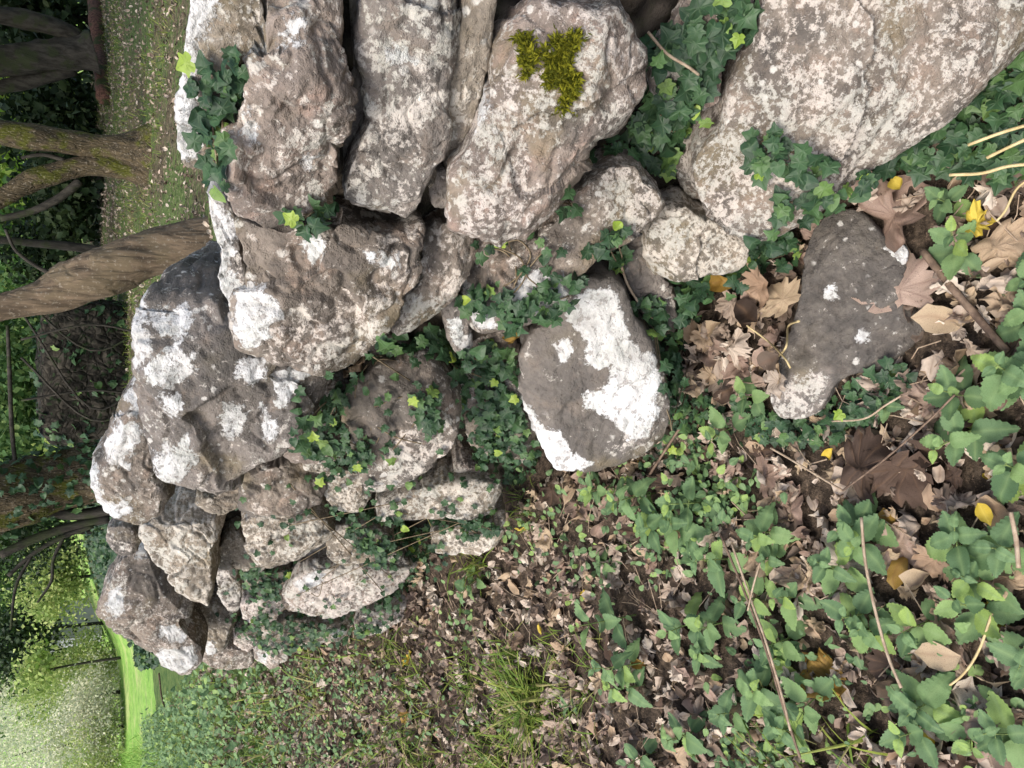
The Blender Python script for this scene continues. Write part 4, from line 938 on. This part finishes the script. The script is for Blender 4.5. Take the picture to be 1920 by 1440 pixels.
# everything smaller or farther: litter nobody could count
def scatter(n, xr, yr, keep):
    X = rng.uniform(*xr, n); Y = rng.uniform(*yr, n); sd = wall_sd(X, Y); ok = keep(X, Y, sd); X, Y, sd = X[ok], Y[ok], sd[ok]
    return np.stack([X, Y, ground_h(X, Y)], 1), sd
P, sd = scatter(46000, (-4.8, 2.2), (.2, 8.0), lambda X, Y, sd: (sd > .0) & (rng.random(len(X)) < np.clip(1.15 - .11 * Y, .1, 1)) & (X > -.62 * Y - 1.3))
for mt, sel in (('dead', .72), ('tanleaf', .2), ('pinkleaf', .08)):
    ii = rng.random(len(P)) < sel; it = []
    for p in P[ii]:
        q, B = lay(p, (0, 0, 1), .9, .004 + .032 * rng.random()); k = int(rng.integers(11)); it.append((k, q, B, float(rng.uniform(.018, .052))))
    leaf_obj('leaf_litter', LSY + DV, it, M[mt], kind='stuff', label='%s leaf litter covering the ground before the wall' % {'dead': 'brown', 'tanleaf': 'tan', 'pinkleaf': 'pinkish'}[mt], cat='leaf litter')
# leaf bits on the woodland floor behind the wall
P, sd = scatter(26000, (-3, 9), (1.2, 16), lambda X, Y, sd: (sd < -.55) & (X < .75 * Y + .5))
it = []
for p in P:
    q, B = lay(p, (0, 0, 1), .6, .006); it.append((int(rng.integers(6)), q, B, float(rng.uniform(.018, .045))))
leaf_obj('leaf_litter', DV, it, M['dead'], kind='stuff', label='dead leaves scattered over the woodland floor behind the wall', cat='leaf litter')

# ------------------------------------------------------------------ grass, low green growth
gt = [blade(4, .03, 0, .2, b, 0, 0, .6) for b in (.25, .6, 1.0)]
def tuft(items, p, n, h, spread):
    for _ in range(n):
        d = rng.normal(size=2); lean = rng.uniform(.1, .9); y = nrm([d[0] * lean, d[1] * lean, 1]); x = nrm(np.cross(y, [0, 0, 1])); 
        items.append((int(rng.integers(3)), p + np.array([*(rng.normal(size=2) * spread), -.005]), np.stack([x, y, np.cross(x, y)], 1), float(h * rng.uniform(.5, 1.2))))
it = []
for x, y, n_, h, s_ in ((1000,1310,120,.16,.05),(985,1330,80,.14,.05),(960,1240,70,.11,.05),(880,1270,60,.11,.05),(940,1410,120,.13,.08),(900,1420,80,.12,.08),(790,1420,90,.12,.1),(760,1290,40,.1,.06),(900,1050,40,.14,.04),(860,1030,25,.15,.03),(980,940,60,.06,.05),(700,1400,80,.12,.12),(1480,1420,60,.12,.05),(1650,1440,40,.12,.05),(600,1290,50,.14,.1)):
    tuft(it, pix_ground([x], [y])[0], n_, h, s_)
for _ in range(80):
    x, y = 560 + 560 * rng.random(), 1180 + 260 * rng.random(); tuft(it, pix_ground([x], [y])[0], 14, .09, .05)
leaf_obj('grass', gt, it, M['grass'], kind='stuff', label='thin yellow-green grass growing through the leaf litter', cat='grass')
it = []
for cx_, cy_, rx_, ry_, n_ in ((1350,930,90,60,420),(1270,1010,110,70,300),(1130,930,120,60,200),(660,1390,90,60,260),(560,1300,70,60,300),(720,1290,60,40,120),(1300,860,60,40,120),(1110,1080,80,60,120),(880,1170,90,50,110),(1500,1250,120,70,160),(1400,1400,150,50,200),(1750,1300,150,120,160),(1000,1000,90,50,120),(520,1320,80,110,900),(600,1400,90,60,600),(650,1270,80,50,350),(830,1330,120,90,260)):
    n_ = int(n_ * .5); q = np.array([cx_, cy_]) + rng.normal(size=(n_, 2)) * np.array([rx_, ry_]) * .55
    for p in pix_ground(q[:, 0], q[:, 1]):
        it.append((int(rng.integers(3)), p + [0, 0, .01 + .06 * rng.random()], basis(nrm(np.array([-.1, -.4, .9]) + rng.normal(size=3) * .4), rng.random() * 6.3), float(rng.uniform(.014, .032))))
leaf_obj('undergrowth', NE, it, M['nettle'], kind='stuff', label='tiny-leaved green herbs growing between the fallen leaves', cat='undergrowth')
# field margin: rank green herbs on the bank, left of the wall end
P, sd = scatter(30000, (-9, -1.0), (2.8, 13.5), lambda X, Y, sd: (sd > .05) & (rng.random(len(X)) < sst(2.8, 4.6, Y - .28 * X - 1.6 + .5 * np.sin(3 * X + Y) + .3 * np.sin(9 * X - 5 * Y)) * (1 - .9 * sst(10.6, 13, Y))))
it = []
for p in P:
    for _ in range(2):
        n_ = nrm(np.array([-.2, -.5, .8]) + rng.normal(size=3) * .5); it.append((int(rng.integers(3)), p + np.array([*(rng.normal(size=2) * .06), .02 + .14 * rng.random()]), basis(n_, rng.random() * 6.3), float(rng.uniform(.022, .06))))
leaf_obj('undergrowth', NE, it, M['nettle'], kind='stuff', label='bed of nettles and herbs on the bank beyond the wall end', cat='undergrowth')
it = []
P, sd = scatter(5000, (-7, -1.0), (3.2, 11), lambda X, Y, sd: (sd > .1) & (rng.random(len(X)) < .25 + .75 * sst(2.6, 5, Y - .28 * X - 1.6)) & (X < -.2 * Y))
for p in P: tuft(it, p, 3, .17, .05)
leaf_obj('grass', gt, it, M['grass'], kind='stuff', label='rough grass mixed into the nettle bed on the bank', cat='grass')
it = []
P, sd = scatter(9000, (-14, -1.8), (9.5, 22), lambda X, Y, sd: sd > .3)
for p in P: tuft(it, p, 3, .26, .10)
leaf_obj('grass', gt, it, M['fieldgrass'], kind='stuff', label='bright green meadow grass at the edge of the field', cat='grass')
it = []
P, sd = scatter(9000, (-3, 9), (1.6, 15), lambda X, Y, sd: (sd < -.6) & (X < .75 * Y + .5) & (np.sin(1.3 * X + .7 * Y) + np.sin(.9 * Y - .6 * X + 1) > -.2))
for p in P: tuft(it, p, 3, .09, .05)
leaf_obj('grass', gt, it, M['grass'], kind='stuff', label='short grass and moss on the shaded woodland floor', cat='grass')

# ------------------------------------------------------------------ sticks and stalks
def stalk(name, label, pts, r, mat, lift=.03, cat='stalk', lifts=None):
    w = []
    for k, (x, y) in enumerate(pts):
        d = ray(x, y); g = hit(x, y)[0] if -20 < y < 1460 else pix_ground([x], [y])[0]
        l = (lifts[k] if lifts else lift); w.append(g - nrm(d) * l * 1.8)
    v, t = tube(spline(w, 6), r, 6, .15, 3, 40)
    mobj(name, tri_mesh(name, v, t, True, None, M[mat]), label=label, cat=cat, group='loose sticks and stalks')
stalk('dry_stalk', 'uppermost of the straw-yellow stalks crossing the ivy at the frame edge', [(1960,225),(1880,248),(1815,272)], .003, 'straw', .08)
stalk('dry_stalk', 'second straw-yellow stalk at the frame edge, just under the uppermost', [(1960,245),(1900,272),(1850,296)], .003, 'straw', .08)
stalk('dry_stalk', 'long straw-yellow stalk running level from the frame edge towards the pale yellow leaf', [(1960,305),(1890,312),(1840,325),(1780,328)], .003, 'straw', .07)
stalk('dry_stalk', 'bent straw stalk ending at the bright yellow leaf', [(1960,322),(1910,350),(1885,395),(1868,415)], .0022, 'straw', .06)
stalk('stick', 'thick brown stick slanting beside the dusky sycamore leaf and the nettles', [(1730,470),(1790,545),(1850,615),(1890,660)], .0075, 'twig', .03, 'stick')
stalk('dry_stalk', 'pale bent stalk standing in front of the amber leaf', [(1615,970),(1622,1050),(1640,1140),(1665,1230),(1690,1290)], .0032, 'paletwig', .10)
stalk('dry_stalk', 'longest of the brown stalks leaning through the nettles', [(1350,1000),(1400,1120),(1440,1230),(1470,1330),(1500,1420)], .0032, 'twig', .10)
stalk('dry_stalk', 'paler stalk lying along the longest brown one', [(1372,1020),(1410,1130),(1435,1200),(1465,1300),(1482,1370)], .003, 'paletwig', .11)
stalk('dry_stalk', 'thin stalk forking off the pair of long stalks', [(1425,1055),(1412,1100),(1402,1145)], .0022, 'paletwig', .12)
stalk('dry_stalk', 'pale leaf stalk hanging below the curled clump beside the flat rock', [(1400,610),(1440,640),(1470,670),(1482,690)], .0022, 'straw', .06)
stalk('dry_stalk', 'hooked yellow stalk against the left rim of the flat rock', [(1498,602),(1478,612),(1474,650),(1455,672)], .0024, 'straw', .05)
stalk('dry_stalk', 'curved pale stem in the ivy below the flat rock', [(1560,790),(1620,785),(1660,760),(1690,742)], .0022, 'paletwig', .05)
stalk('stick', 'dark twig slanting out of the litter from under the squared block', [(1290,780),(1250,840),(1200,920),(1170,980)], .004, 'twig', .05, 'stick')
stalk('dry_stalk', 'thin pale stem trailing from the ivy hole above the squared block', [(1165,500),(1180,540),(1215,590),(1255,620)], .003, 'paletwig', .02)
stalk('dry_stalk', 'pale stem crossing the thick ivy between the two boulders', [(1215,60),(1250,100),(1290,125),(1310,140)], .0026, 'paletwig', .04)
stalk('dry_stalk', 'short straw stalk by the frame edge under the pale veined leaf', [(1860,1150),(1835,1220),(1800,1270),(1740,1310)], .0025, 'straw', .05)
stalk('dry_stalk', 'white stalk standing by the frame edge among nettle leaves', [(1895,960),(1905,1010),(1910,1065)], .004, 'paletwig', .10)
stalk('dry_stalk', 'reddish-brown thin stalk lying over the biggest rotting leaf', [(1580,920),(1660,860),(1740,790),(1790,740)], .0022, 'twig', .08)
stalk('dry_stalk', 'forked tan stalk beneath the small folded pinkish leaf', [(1445,840),(1480,860),(1530,890),(1580,920)], .0025, 'paletwig', .05)
stalk('stick', 'thin dark stem lying across the weeds beyond the end of the wall', [(300, 1330), (335, 1318), (365, 1300), (400, 1285)], .008, 'twig', .16, 'stick')
stalk('stick', 'dark bent stem at the edge of the weeds by the bright grass', [(298, 1262), (302, 1300), (308, 1330), (306, 1375)], .010, 'twig', .14, 'stick')
# short twigs and leaf stalks all through the litter
P, sd = scatter(1500, (-2.6, 1.6), (.4, 4.5), lambda X, Y, sd: (sd > .05) & (X > -.62 * Y - .5))
parts = []
for p in P:
    d = rng.normal(size=3) * np.array([1, 1, .25]); d = nrm(d) * rng.uniform(.03, .10); b = rng.normal(size=3) * .008
    parts.append(tube(np.array([p - d + [0, 0, .02], p + b + [0, 0, .03], p + d + [0, 0, .03]]), rng.uniform(.0009, .0018), 4, cap=False))
v, t = join(parts); mobj('twig_litter', tri_mesh('twig_litter', v, t, True, None, M['paletwig']), kind='stuff', label='thin twigs and leaf stalks scattered through the litter', cat='twigs')

# ------------------------------------------------------------------ woodland and field beyond the wall
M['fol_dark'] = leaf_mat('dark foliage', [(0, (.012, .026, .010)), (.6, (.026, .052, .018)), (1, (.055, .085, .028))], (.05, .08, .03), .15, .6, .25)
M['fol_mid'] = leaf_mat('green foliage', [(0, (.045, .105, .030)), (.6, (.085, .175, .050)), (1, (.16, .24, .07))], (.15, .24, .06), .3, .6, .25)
M['fol_bright'] = leaf_mat('sun-tinted foliage', [(0, (.20, .34, .06)), (.6, (.32, .44, .10)), (1, (.45, .52, .16))], (.4, .5, .15), .35, .6, .2)  # sunlight on the leaves is put into this brighter colour
M['fol_pale'] = leaf_mat('haze-tinted foliage', [(0, (.42, .46, .33)), (.5, (.60, .62, .44)), (1, (.74, .71, .52))], (.5, .5, .3), .3, .7, .2)  # haze and glare painted as pale leaf colour, no air between
M['fol_yellow'] = leaf_mat('yellow-green foliage', [(0, (.22, .33, .09)), (.6, (.36, .46, .14)), (1, (.50, .54, .22))], (.5, .5, .15), .35, .6, .2)
LC = [(np.array([(0, 0, 0), (.34, .45, .1), (0, 1, -.05), (-.34, .5, .1)]), np.array([(0, 1, 2), (0, 2, 3)]), np.array([.3, 0, .3, 0]))]
def cards(c, rad, n, size, clumps=26, shell=.55, tight=.22):
    c = np.asarray(c, float); rad = np.broadcast_to(np.asarray(rad, float), (3,)); cc = []
    for _ in range(clumps):
        v = nrm(rng.normal(size=3)) * (shell + (1.12 - shell) * rng.random()); cc.append(v)
    cc = np.array(cc); w = rng.random(clumps) + .25; w /= w.sum(); ci = rng.choice(clumps, n, p=w); it = []
    pts = cc[ci] + rng.normal(size=(n, 3)) * tight
    for v in pts:
        nn = nrm(rng.normal(size=3) + np.array([0, 0, .7])); it.append((0, c + v * rad, basis(nn, rng.random() * 6.28), float(size * rng.uniform(.6, 1.3))))
    return it
def ppath(pts, dist):
    P = [at(p[0], p[1], p[3] if len(p) > 3 else dist) for p in pts]
    return np.array(P), np.array([p[2] * np.linalg.norm(q - CAMP) / FPX for p, q in zip(pts, P)])
def trunk_geo(pts, dist, rough=.32, sides=28, seed=1, freq=6.5):
    P, r = ppath(pts, dist); r = r * .78; n = 7; return tube(spline(P, n), np.interp(np.linspace(0, len(r) - 1, (len(r) - 1) * n + 1), np.arange(len(r)), r), sides, rough, seed, freq)
def tree(label, limbs, dist, bark, crowns=(), fol='fol_mid', name='tree', group=None, ivyn=0, branches=(), canopy=True):
    P0, _ = ppath(limbs[0][:1], dist); root = empty(name, P0[0], label=label, cat='tree', group=group); o = P0[0]
    v, t = trunk_geo(limbs[0], dist, seed=int(abs(o[0] * 10)) % 9); mobj('trunk', tri_mesh('trunk', v - o, t, True, None, M[bark]), root)
    for b in limbs[1:]:
        v, t = trunk_geo(b, dist, seed=4); mobj('limb', tri_mesh('limb', v - o, t, True, None, M[bark]), root)
    for b in branches:
        v, t = trunk_geo(b, dist, .1, 6, 2, 20); mobj('branch', tri_mesh('branch', v - o, t, True, None, M['darkbark']), root)
    it = []
    for c, rad, n, s in crowns: it += cards(np.array(c) - o, rad, n, s)  # crowns out of view overhead, placed to shade the woodland floor
    if it: leaf_obj('crown', LC, it, M[fol], root)
    if ivyn:
        P, r = ppath(limbs[0], dist); r = r * .8; it = []
        for _ in range(ivyn):
            i = rng.random() * (len(P) - 1); k = int(i); f = i - k; p = P[k] * (1 - f) + P[k + 1] * f; rr = r[k] * (1 - f) + r[k + 1] * f
            ax = nrm(P[k + 1] - P[k]); d = nrm(np.cross(ax, rng.normal(size=3)))
            it.append((int(rng.integers(4)), p - o + d * rr * rng.uniform(1.0, 1.25), basis(nrm(d + rng.normal(size=3) * .35), rng.random() * 6.3), float(rng.uniform(.04, .08))))
        leaf_obj('ivy_leaves', IV, it, M['ivy'], root)
    return root
tree('thick brown leaning trunk rising behind the broad tan stone', [[(440, 448, 54), (395, 453, 50), (300, 470, 50), (230, 494, 52), (160, 525, 48), (80, 556, 36), (0, 578, 26), (-90, 596, 22)]], 4.6, 'bark',
     [((2.6, 7.2, 5.2), (2.4, 2.4, 1.4), 2200, .2)], branches=[[(110, 520, 5), (70, 500, 4), (30, 470, 3), (10, 430, 3)]])
tree('forked mossy trunk standing on the woodland floor behind the coping stones', [[(292, 291, 96), (276, 289, 62), (250, 284, 40), (222, 279, 32), (190, 275, 24), (130, 266, 24), (60, 256, 27), (0, 247, 25), (-120, 225, 22)], [(285, 318, 40), (230, 312, 22), (160, 312, 19), (90, 328, 20), (40, 350, 19), (0, 372, 18), (-90, 420, 14)]], 7.6, 'mossbark',
     [((3.2, 10.2, 5.4), (3.2, 2.8, 1.8), 2600, .22), ((5.5, 7.5, 5.0), (2.4, 2.4, 1.5), 1800, .22)], branches=[[(150, 340, 8), (110, 372, 8), (60, 396, 7), (0, 410, 6)], [(120, 300, 5), (80, 290, 4), (40, 296, 3)]])
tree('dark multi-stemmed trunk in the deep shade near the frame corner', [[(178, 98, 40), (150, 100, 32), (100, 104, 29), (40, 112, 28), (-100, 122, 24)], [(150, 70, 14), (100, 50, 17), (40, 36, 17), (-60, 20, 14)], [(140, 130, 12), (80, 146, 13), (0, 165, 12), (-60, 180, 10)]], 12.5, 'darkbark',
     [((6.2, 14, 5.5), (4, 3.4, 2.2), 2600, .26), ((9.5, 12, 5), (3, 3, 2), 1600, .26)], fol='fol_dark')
tree('slim grey stem in the shade, just above the thick leaning trunk', [[(190, 470, 9), (150, 464, 9), (90, 458, 8), (0, 450, 7), (-80, 444, 6)]], 11, 'darkbark', [((1.8, 13.5, 5.2), (3, 2.6, 1.8), 2000, .24)], fol='fol_mid')
tree('ivy-clad leaning trunk behind the white-rimmed stone of the wall end', [[(225, 880, 56), (180, 888, 54), (120, 902, 58), (60, 918, 64), (0, 935, 66), (-100, 955, 60)]], 7.2, 'mossbark',
     [((-.9, 9.8, 5.2), (2.2, 2.2, 1.5), 1500, .2)], ivyn=420, branches=[[(80, 866, 9), (40, 880, 10), (0, 905, 10), (-40, 920, 9)], [(205, 972, 10), (130, 988, 9), (60, 1012, 9), (0, 1042, 8)], [(30, 882, 4), (22, 800, 4), (18, 700, 4), (14, 610, 3)], [(215, 955, 14), (150, 965, 12), (80, 962, 10), (0, 985, 10)], [(175, 985, 6), (110, 1010, 5), (60, 1040, 4), (15, 1080, 4)], [(120, 1006, 4), (100, 1050, 3), (96, 1090, 3), (70, 1130, 2)], [(60, 1040, 3), (30, 1100, 3), (20, 1180, 2)]])
# fallen log
P = pix_ground([178, 190, 198, 206], [-60, 40, 110, 185]); v, t = tube(spline(P + [0, 0, .06], 8), .11, 12, .25, 3, 4)
mobj('fallen_log', tri_mesh('fallen_log', v, t, True, None, M['redlog']), label='reddish-brown rotten log lying across the woodland floor', cat='log')
# dark overgrown ruin
def ruin():
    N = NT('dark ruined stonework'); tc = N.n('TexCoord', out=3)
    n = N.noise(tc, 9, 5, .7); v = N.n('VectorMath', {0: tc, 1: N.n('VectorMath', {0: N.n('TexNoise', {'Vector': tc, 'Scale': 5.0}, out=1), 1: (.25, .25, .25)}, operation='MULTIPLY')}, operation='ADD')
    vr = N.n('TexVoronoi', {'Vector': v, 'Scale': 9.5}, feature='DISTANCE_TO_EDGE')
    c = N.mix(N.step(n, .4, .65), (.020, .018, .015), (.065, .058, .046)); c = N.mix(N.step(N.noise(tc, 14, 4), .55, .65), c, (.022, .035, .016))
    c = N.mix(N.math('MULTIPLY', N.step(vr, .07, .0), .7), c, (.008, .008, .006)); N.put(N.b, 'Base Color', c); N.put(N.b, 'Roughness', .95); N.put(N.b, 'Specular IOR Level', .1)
    N.put(N.b, 'Normal', N.n('Bump', {'Strength': 1, 'Distance': .05, 'Height': vr})); return N.m
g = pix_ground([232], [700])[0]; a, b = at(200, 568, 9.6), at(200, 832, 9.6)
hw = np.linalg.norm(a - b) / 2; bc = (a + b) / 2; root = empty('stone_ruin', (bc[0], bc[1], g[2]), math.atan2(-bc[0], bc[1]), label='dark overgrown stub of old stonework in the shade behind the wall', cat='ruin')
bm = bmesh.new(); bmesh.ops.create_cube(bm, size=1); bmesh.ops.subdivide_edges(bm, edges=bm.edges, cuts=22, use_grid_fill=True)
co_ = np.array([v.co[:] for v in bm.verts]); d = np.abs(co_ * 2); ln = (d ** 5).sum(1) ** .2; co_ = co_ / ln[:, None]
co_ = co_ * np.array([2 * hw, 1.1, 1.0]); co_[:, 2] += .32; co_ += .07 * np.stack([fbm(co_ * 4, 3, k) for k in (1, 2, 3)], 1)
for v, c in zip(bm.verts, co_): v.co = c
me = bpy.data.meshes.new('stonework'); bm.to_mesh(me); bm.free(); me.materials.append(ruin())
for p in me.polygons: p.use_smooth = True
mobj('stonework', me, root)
for k in range(5):
    y0 = -.6 - .05 * k; x0 = hw * (1.5 * rng.random() - .8); v, t = tube(spline([[x0, y0, -.2], [x0 + .2 * rng.normal(), y0 - .05, .35], [x0 + .5 * rng.normal(), y0, .95]], 5), .012, 5)
    mobj('branch', tri_mesh('branch', v, t, True, None, M['darkbark']), root)
it = []
for _ in range(1100):
    c = co_[rng.integers(len(co_))]
    if c[2] < 0 or fbm(np.array([c * 2.2]), 2, 8)[0] < -.08: continue
    it.append((int(rng.integers(4)), c + rng.normal(size=3) * .03, basis(nrm(c + rng.normal(size=3) * .4), rng.random() * 6.3), float(rng.uniform(.05, .09))))
leaf_obj('ivy_leaves', IV, it, M['ivy'], root)

def bush(label, x, y, rx, ry, dist, fol, n, size, name='bush', group=None, cat='bush', stem=True, deep=1.0, z0=None):
    c = at(x, y, dist); k = np.linalg.norm(c - CAMP) / FPX; gz = ground_h(c[0], c[1])[0]; zt = c[2] + rx * k; zb = gz if (cat == 'bush' or False) and (zt - gz) < 5 * rx * k else c[2] - rx * k
    c[2] = (zt + zb) / 2; R3 = (ry * k, ry * k * deep, max(.3, (zt - zb) / 2)); n = int(n * min(2.2, R3[2] / (rx * k)))
    o = np.array([c[0], c[1], gz]); root = empty(name, o, label=label, cat=cat, group=group)
    v, t = tube(spline([[0, 0, -.1], [.05 * ry * k, 0, (c[2] - gz) * .5], [0, 0, max(.3, c[2] - gz + rx * k * .3)]], 4), np.linspace(.035 * ry * k + .02, .02, 9), 7, .2, 2, 6)
    mobj('trunk', tri_mesh('trunk', v, t, True, None, M['darkbark']), root)
    leaf_obj('crown', LC, cards(c - o, R3, n, size, 24, .25, .3), M[fol], root)
G1, G2, G3 = 'dark evergreens in the wood', 'sunlit trees beyond the wood', 'pale bushes beyond the field'
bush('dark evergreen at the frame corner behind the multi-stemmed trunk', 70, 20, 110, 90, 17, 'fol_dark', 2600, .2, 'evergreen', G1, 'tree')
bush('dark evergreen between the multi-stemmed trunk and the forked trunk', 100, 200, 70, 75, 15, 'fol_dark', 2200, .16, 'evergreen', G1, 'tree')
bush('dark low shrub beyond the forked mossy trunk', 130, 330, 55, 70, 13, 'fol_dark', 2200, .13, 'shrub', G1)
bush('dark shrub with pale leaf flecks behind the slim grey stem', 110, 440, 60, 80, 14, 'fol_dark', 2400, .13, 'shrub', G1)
bush('green bush overhanging the dark ruin', 60, 740, 60, 120, 15, 'fol_mid', 4200, .14, 'bush', G2)
bush('sunlit tree seen between the leaning trunk and the ruin', 20, 640, 70, 90, 21, 'fol_mid', 2600, .2, 'tree', G2, 'tree')
bush('yellowish tree glimpsed at the frame edge above the ruin', 10, 620, 45, 60, 26, 'fol_bright', 1500, .22, 'tree', G2, 'tree')
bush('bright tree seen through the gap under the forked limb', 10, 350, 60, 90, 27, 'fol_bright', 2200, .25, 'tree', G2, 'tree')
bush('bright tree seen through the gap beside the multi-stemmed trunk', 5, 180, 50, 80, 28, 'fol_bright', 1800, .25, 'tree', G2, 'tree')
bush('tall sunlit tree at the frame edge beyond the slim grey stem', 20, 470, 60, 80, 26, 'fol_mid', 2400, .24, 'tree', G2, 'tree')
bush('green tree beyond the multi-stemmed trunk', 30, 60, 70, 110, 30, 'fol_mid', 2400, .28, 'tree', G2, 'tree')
bush('small vivid green bush at the ruin corner', 118, 835, 18, 32, 11, 'fol_bright', 700, .08, 'bush', G2)
bush('dark tangled tree beyond the ivy-clad trunk', 45, 1010, 60, 60, 14, 'fol_dark', 2000, .075, 'tree', G1, 'tree')
bush('yellow-green bush shining beyond the end of the wall', 98, 1090, 40, 46, 20, 'fol_yellow', 4200, .09, 'bush', G2)
bush('dark drooping conifer left of the yellow-green bush', 48, 1190, 58, 60, 24, 'fol_dark', 3600, .13, 'conifer', G1, 'tree')
bush('small yellow-leaved bush left of the conifer', 60, 1262, 26, 36, 22, 'fol_yellow', 900, .12, 'bush', G3)
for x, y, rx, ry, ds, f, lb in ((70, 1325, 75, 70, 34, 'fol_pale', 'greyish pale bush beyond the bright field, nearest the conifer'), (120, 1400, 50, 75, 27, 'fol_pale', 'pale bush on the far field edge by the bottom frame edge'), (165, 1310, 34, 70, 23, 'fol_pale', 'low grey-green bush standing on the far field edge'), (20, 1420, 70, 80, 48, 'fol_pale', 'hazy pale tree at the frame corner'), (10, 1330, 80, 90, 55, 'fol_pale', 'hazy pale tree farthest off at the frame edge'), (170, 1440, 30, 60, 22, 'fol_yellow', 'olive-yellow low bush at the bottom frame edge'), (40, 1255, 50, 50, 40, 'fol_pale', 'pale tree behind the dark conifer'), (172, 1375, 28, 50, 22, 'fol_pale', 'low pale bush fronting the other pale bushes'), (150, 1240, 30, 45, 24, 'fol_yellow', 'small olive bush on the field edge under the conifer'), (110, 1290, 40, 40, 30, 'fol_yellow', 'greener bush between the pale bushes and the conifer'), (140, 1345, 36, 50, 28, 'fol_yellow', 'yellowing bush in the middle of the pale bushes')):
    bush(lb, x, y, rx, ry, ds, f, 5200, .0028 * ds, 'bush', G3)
for x, y, ds in ((20, 560, 33), (20, 700, 33), (20, 850, 33), (20, 960, 33), (20, 1060, 33), (20, 1150, 36), (20, 400, 36), (20, 290, 36), (20, 110, 38), (20, -30, 38)):
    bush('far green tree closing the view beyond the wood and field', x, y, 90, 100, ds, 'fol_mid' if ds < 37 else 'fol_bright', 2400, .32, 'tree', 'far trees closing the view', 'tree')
# pale building
c = at(140, 1168, 26); gz = ground_h(c[0], c[1])[0]; az = math.atan2(-c[0], c[1]); bl = empty('shed', (c[0], c[1], gz), az + .25, label='small pale grey shed beyond the end of the wall, half hidden by branches', cat='shed')
def box(name, x0, x1, y0, y1, z0, z1, mat, par):
    bm = bmesh.new(); bmesh.ops.create_cube(bm, size=1)
    for v in bm.verts: v.co = Vector(((x0 + x1) / 2 + v.co.x * (x1 - x0), (y0 + y1) / 2 + v.co.y * (y1 - y0), (z0 + z1) / 2 + v.co.z * (z1 - z0)))
    bmesh.ops.bevel(bm, geom=bm.edges, offset=.02, segments=1); me = bpy.data.meshes.new(name); bm.to_mesh(me); bm.free(); me.materials.append(mat); return mobj(name, me, par)
M['render'] = plain('pale render', (.30, .31, .33), (.40, .41, .43), 4, .8, .2); M['slate'] = plain('grey roof', (.20, .21, .23), (.30, .31, .33), 8, .6, .2)
box('wall', -.55, .55, -.5, .5, -.1, 1.05, M['render'], bl); box('roof', -.65, .65, -.6, .6, 1.055, 1.16, M['slate'], bl)
# ivy and debris behind the far end of the wall
P, sd = scatter(9000, (-5, .4), (5.2, 15), lambda X, Y, sd: (X > -.345 * Y) & (X < -.12 * Y) & (sd < -.1)); it = []
for p in P: it.append((int(rng.integers(4)), p + [0, 0, .18 * rng.random()], basis(nrm(np.array([-.2, -.6, .7]) + rng.normal(size=3) * .5), rng.random() * 6.3), float(rng.uniform(.05, .09))))
leaf_obj('undergrowth', IV, it, M['ivy'], kind='stuff', label='ivy spreading over the ground behind the end of the wall', cat='undergrowth')
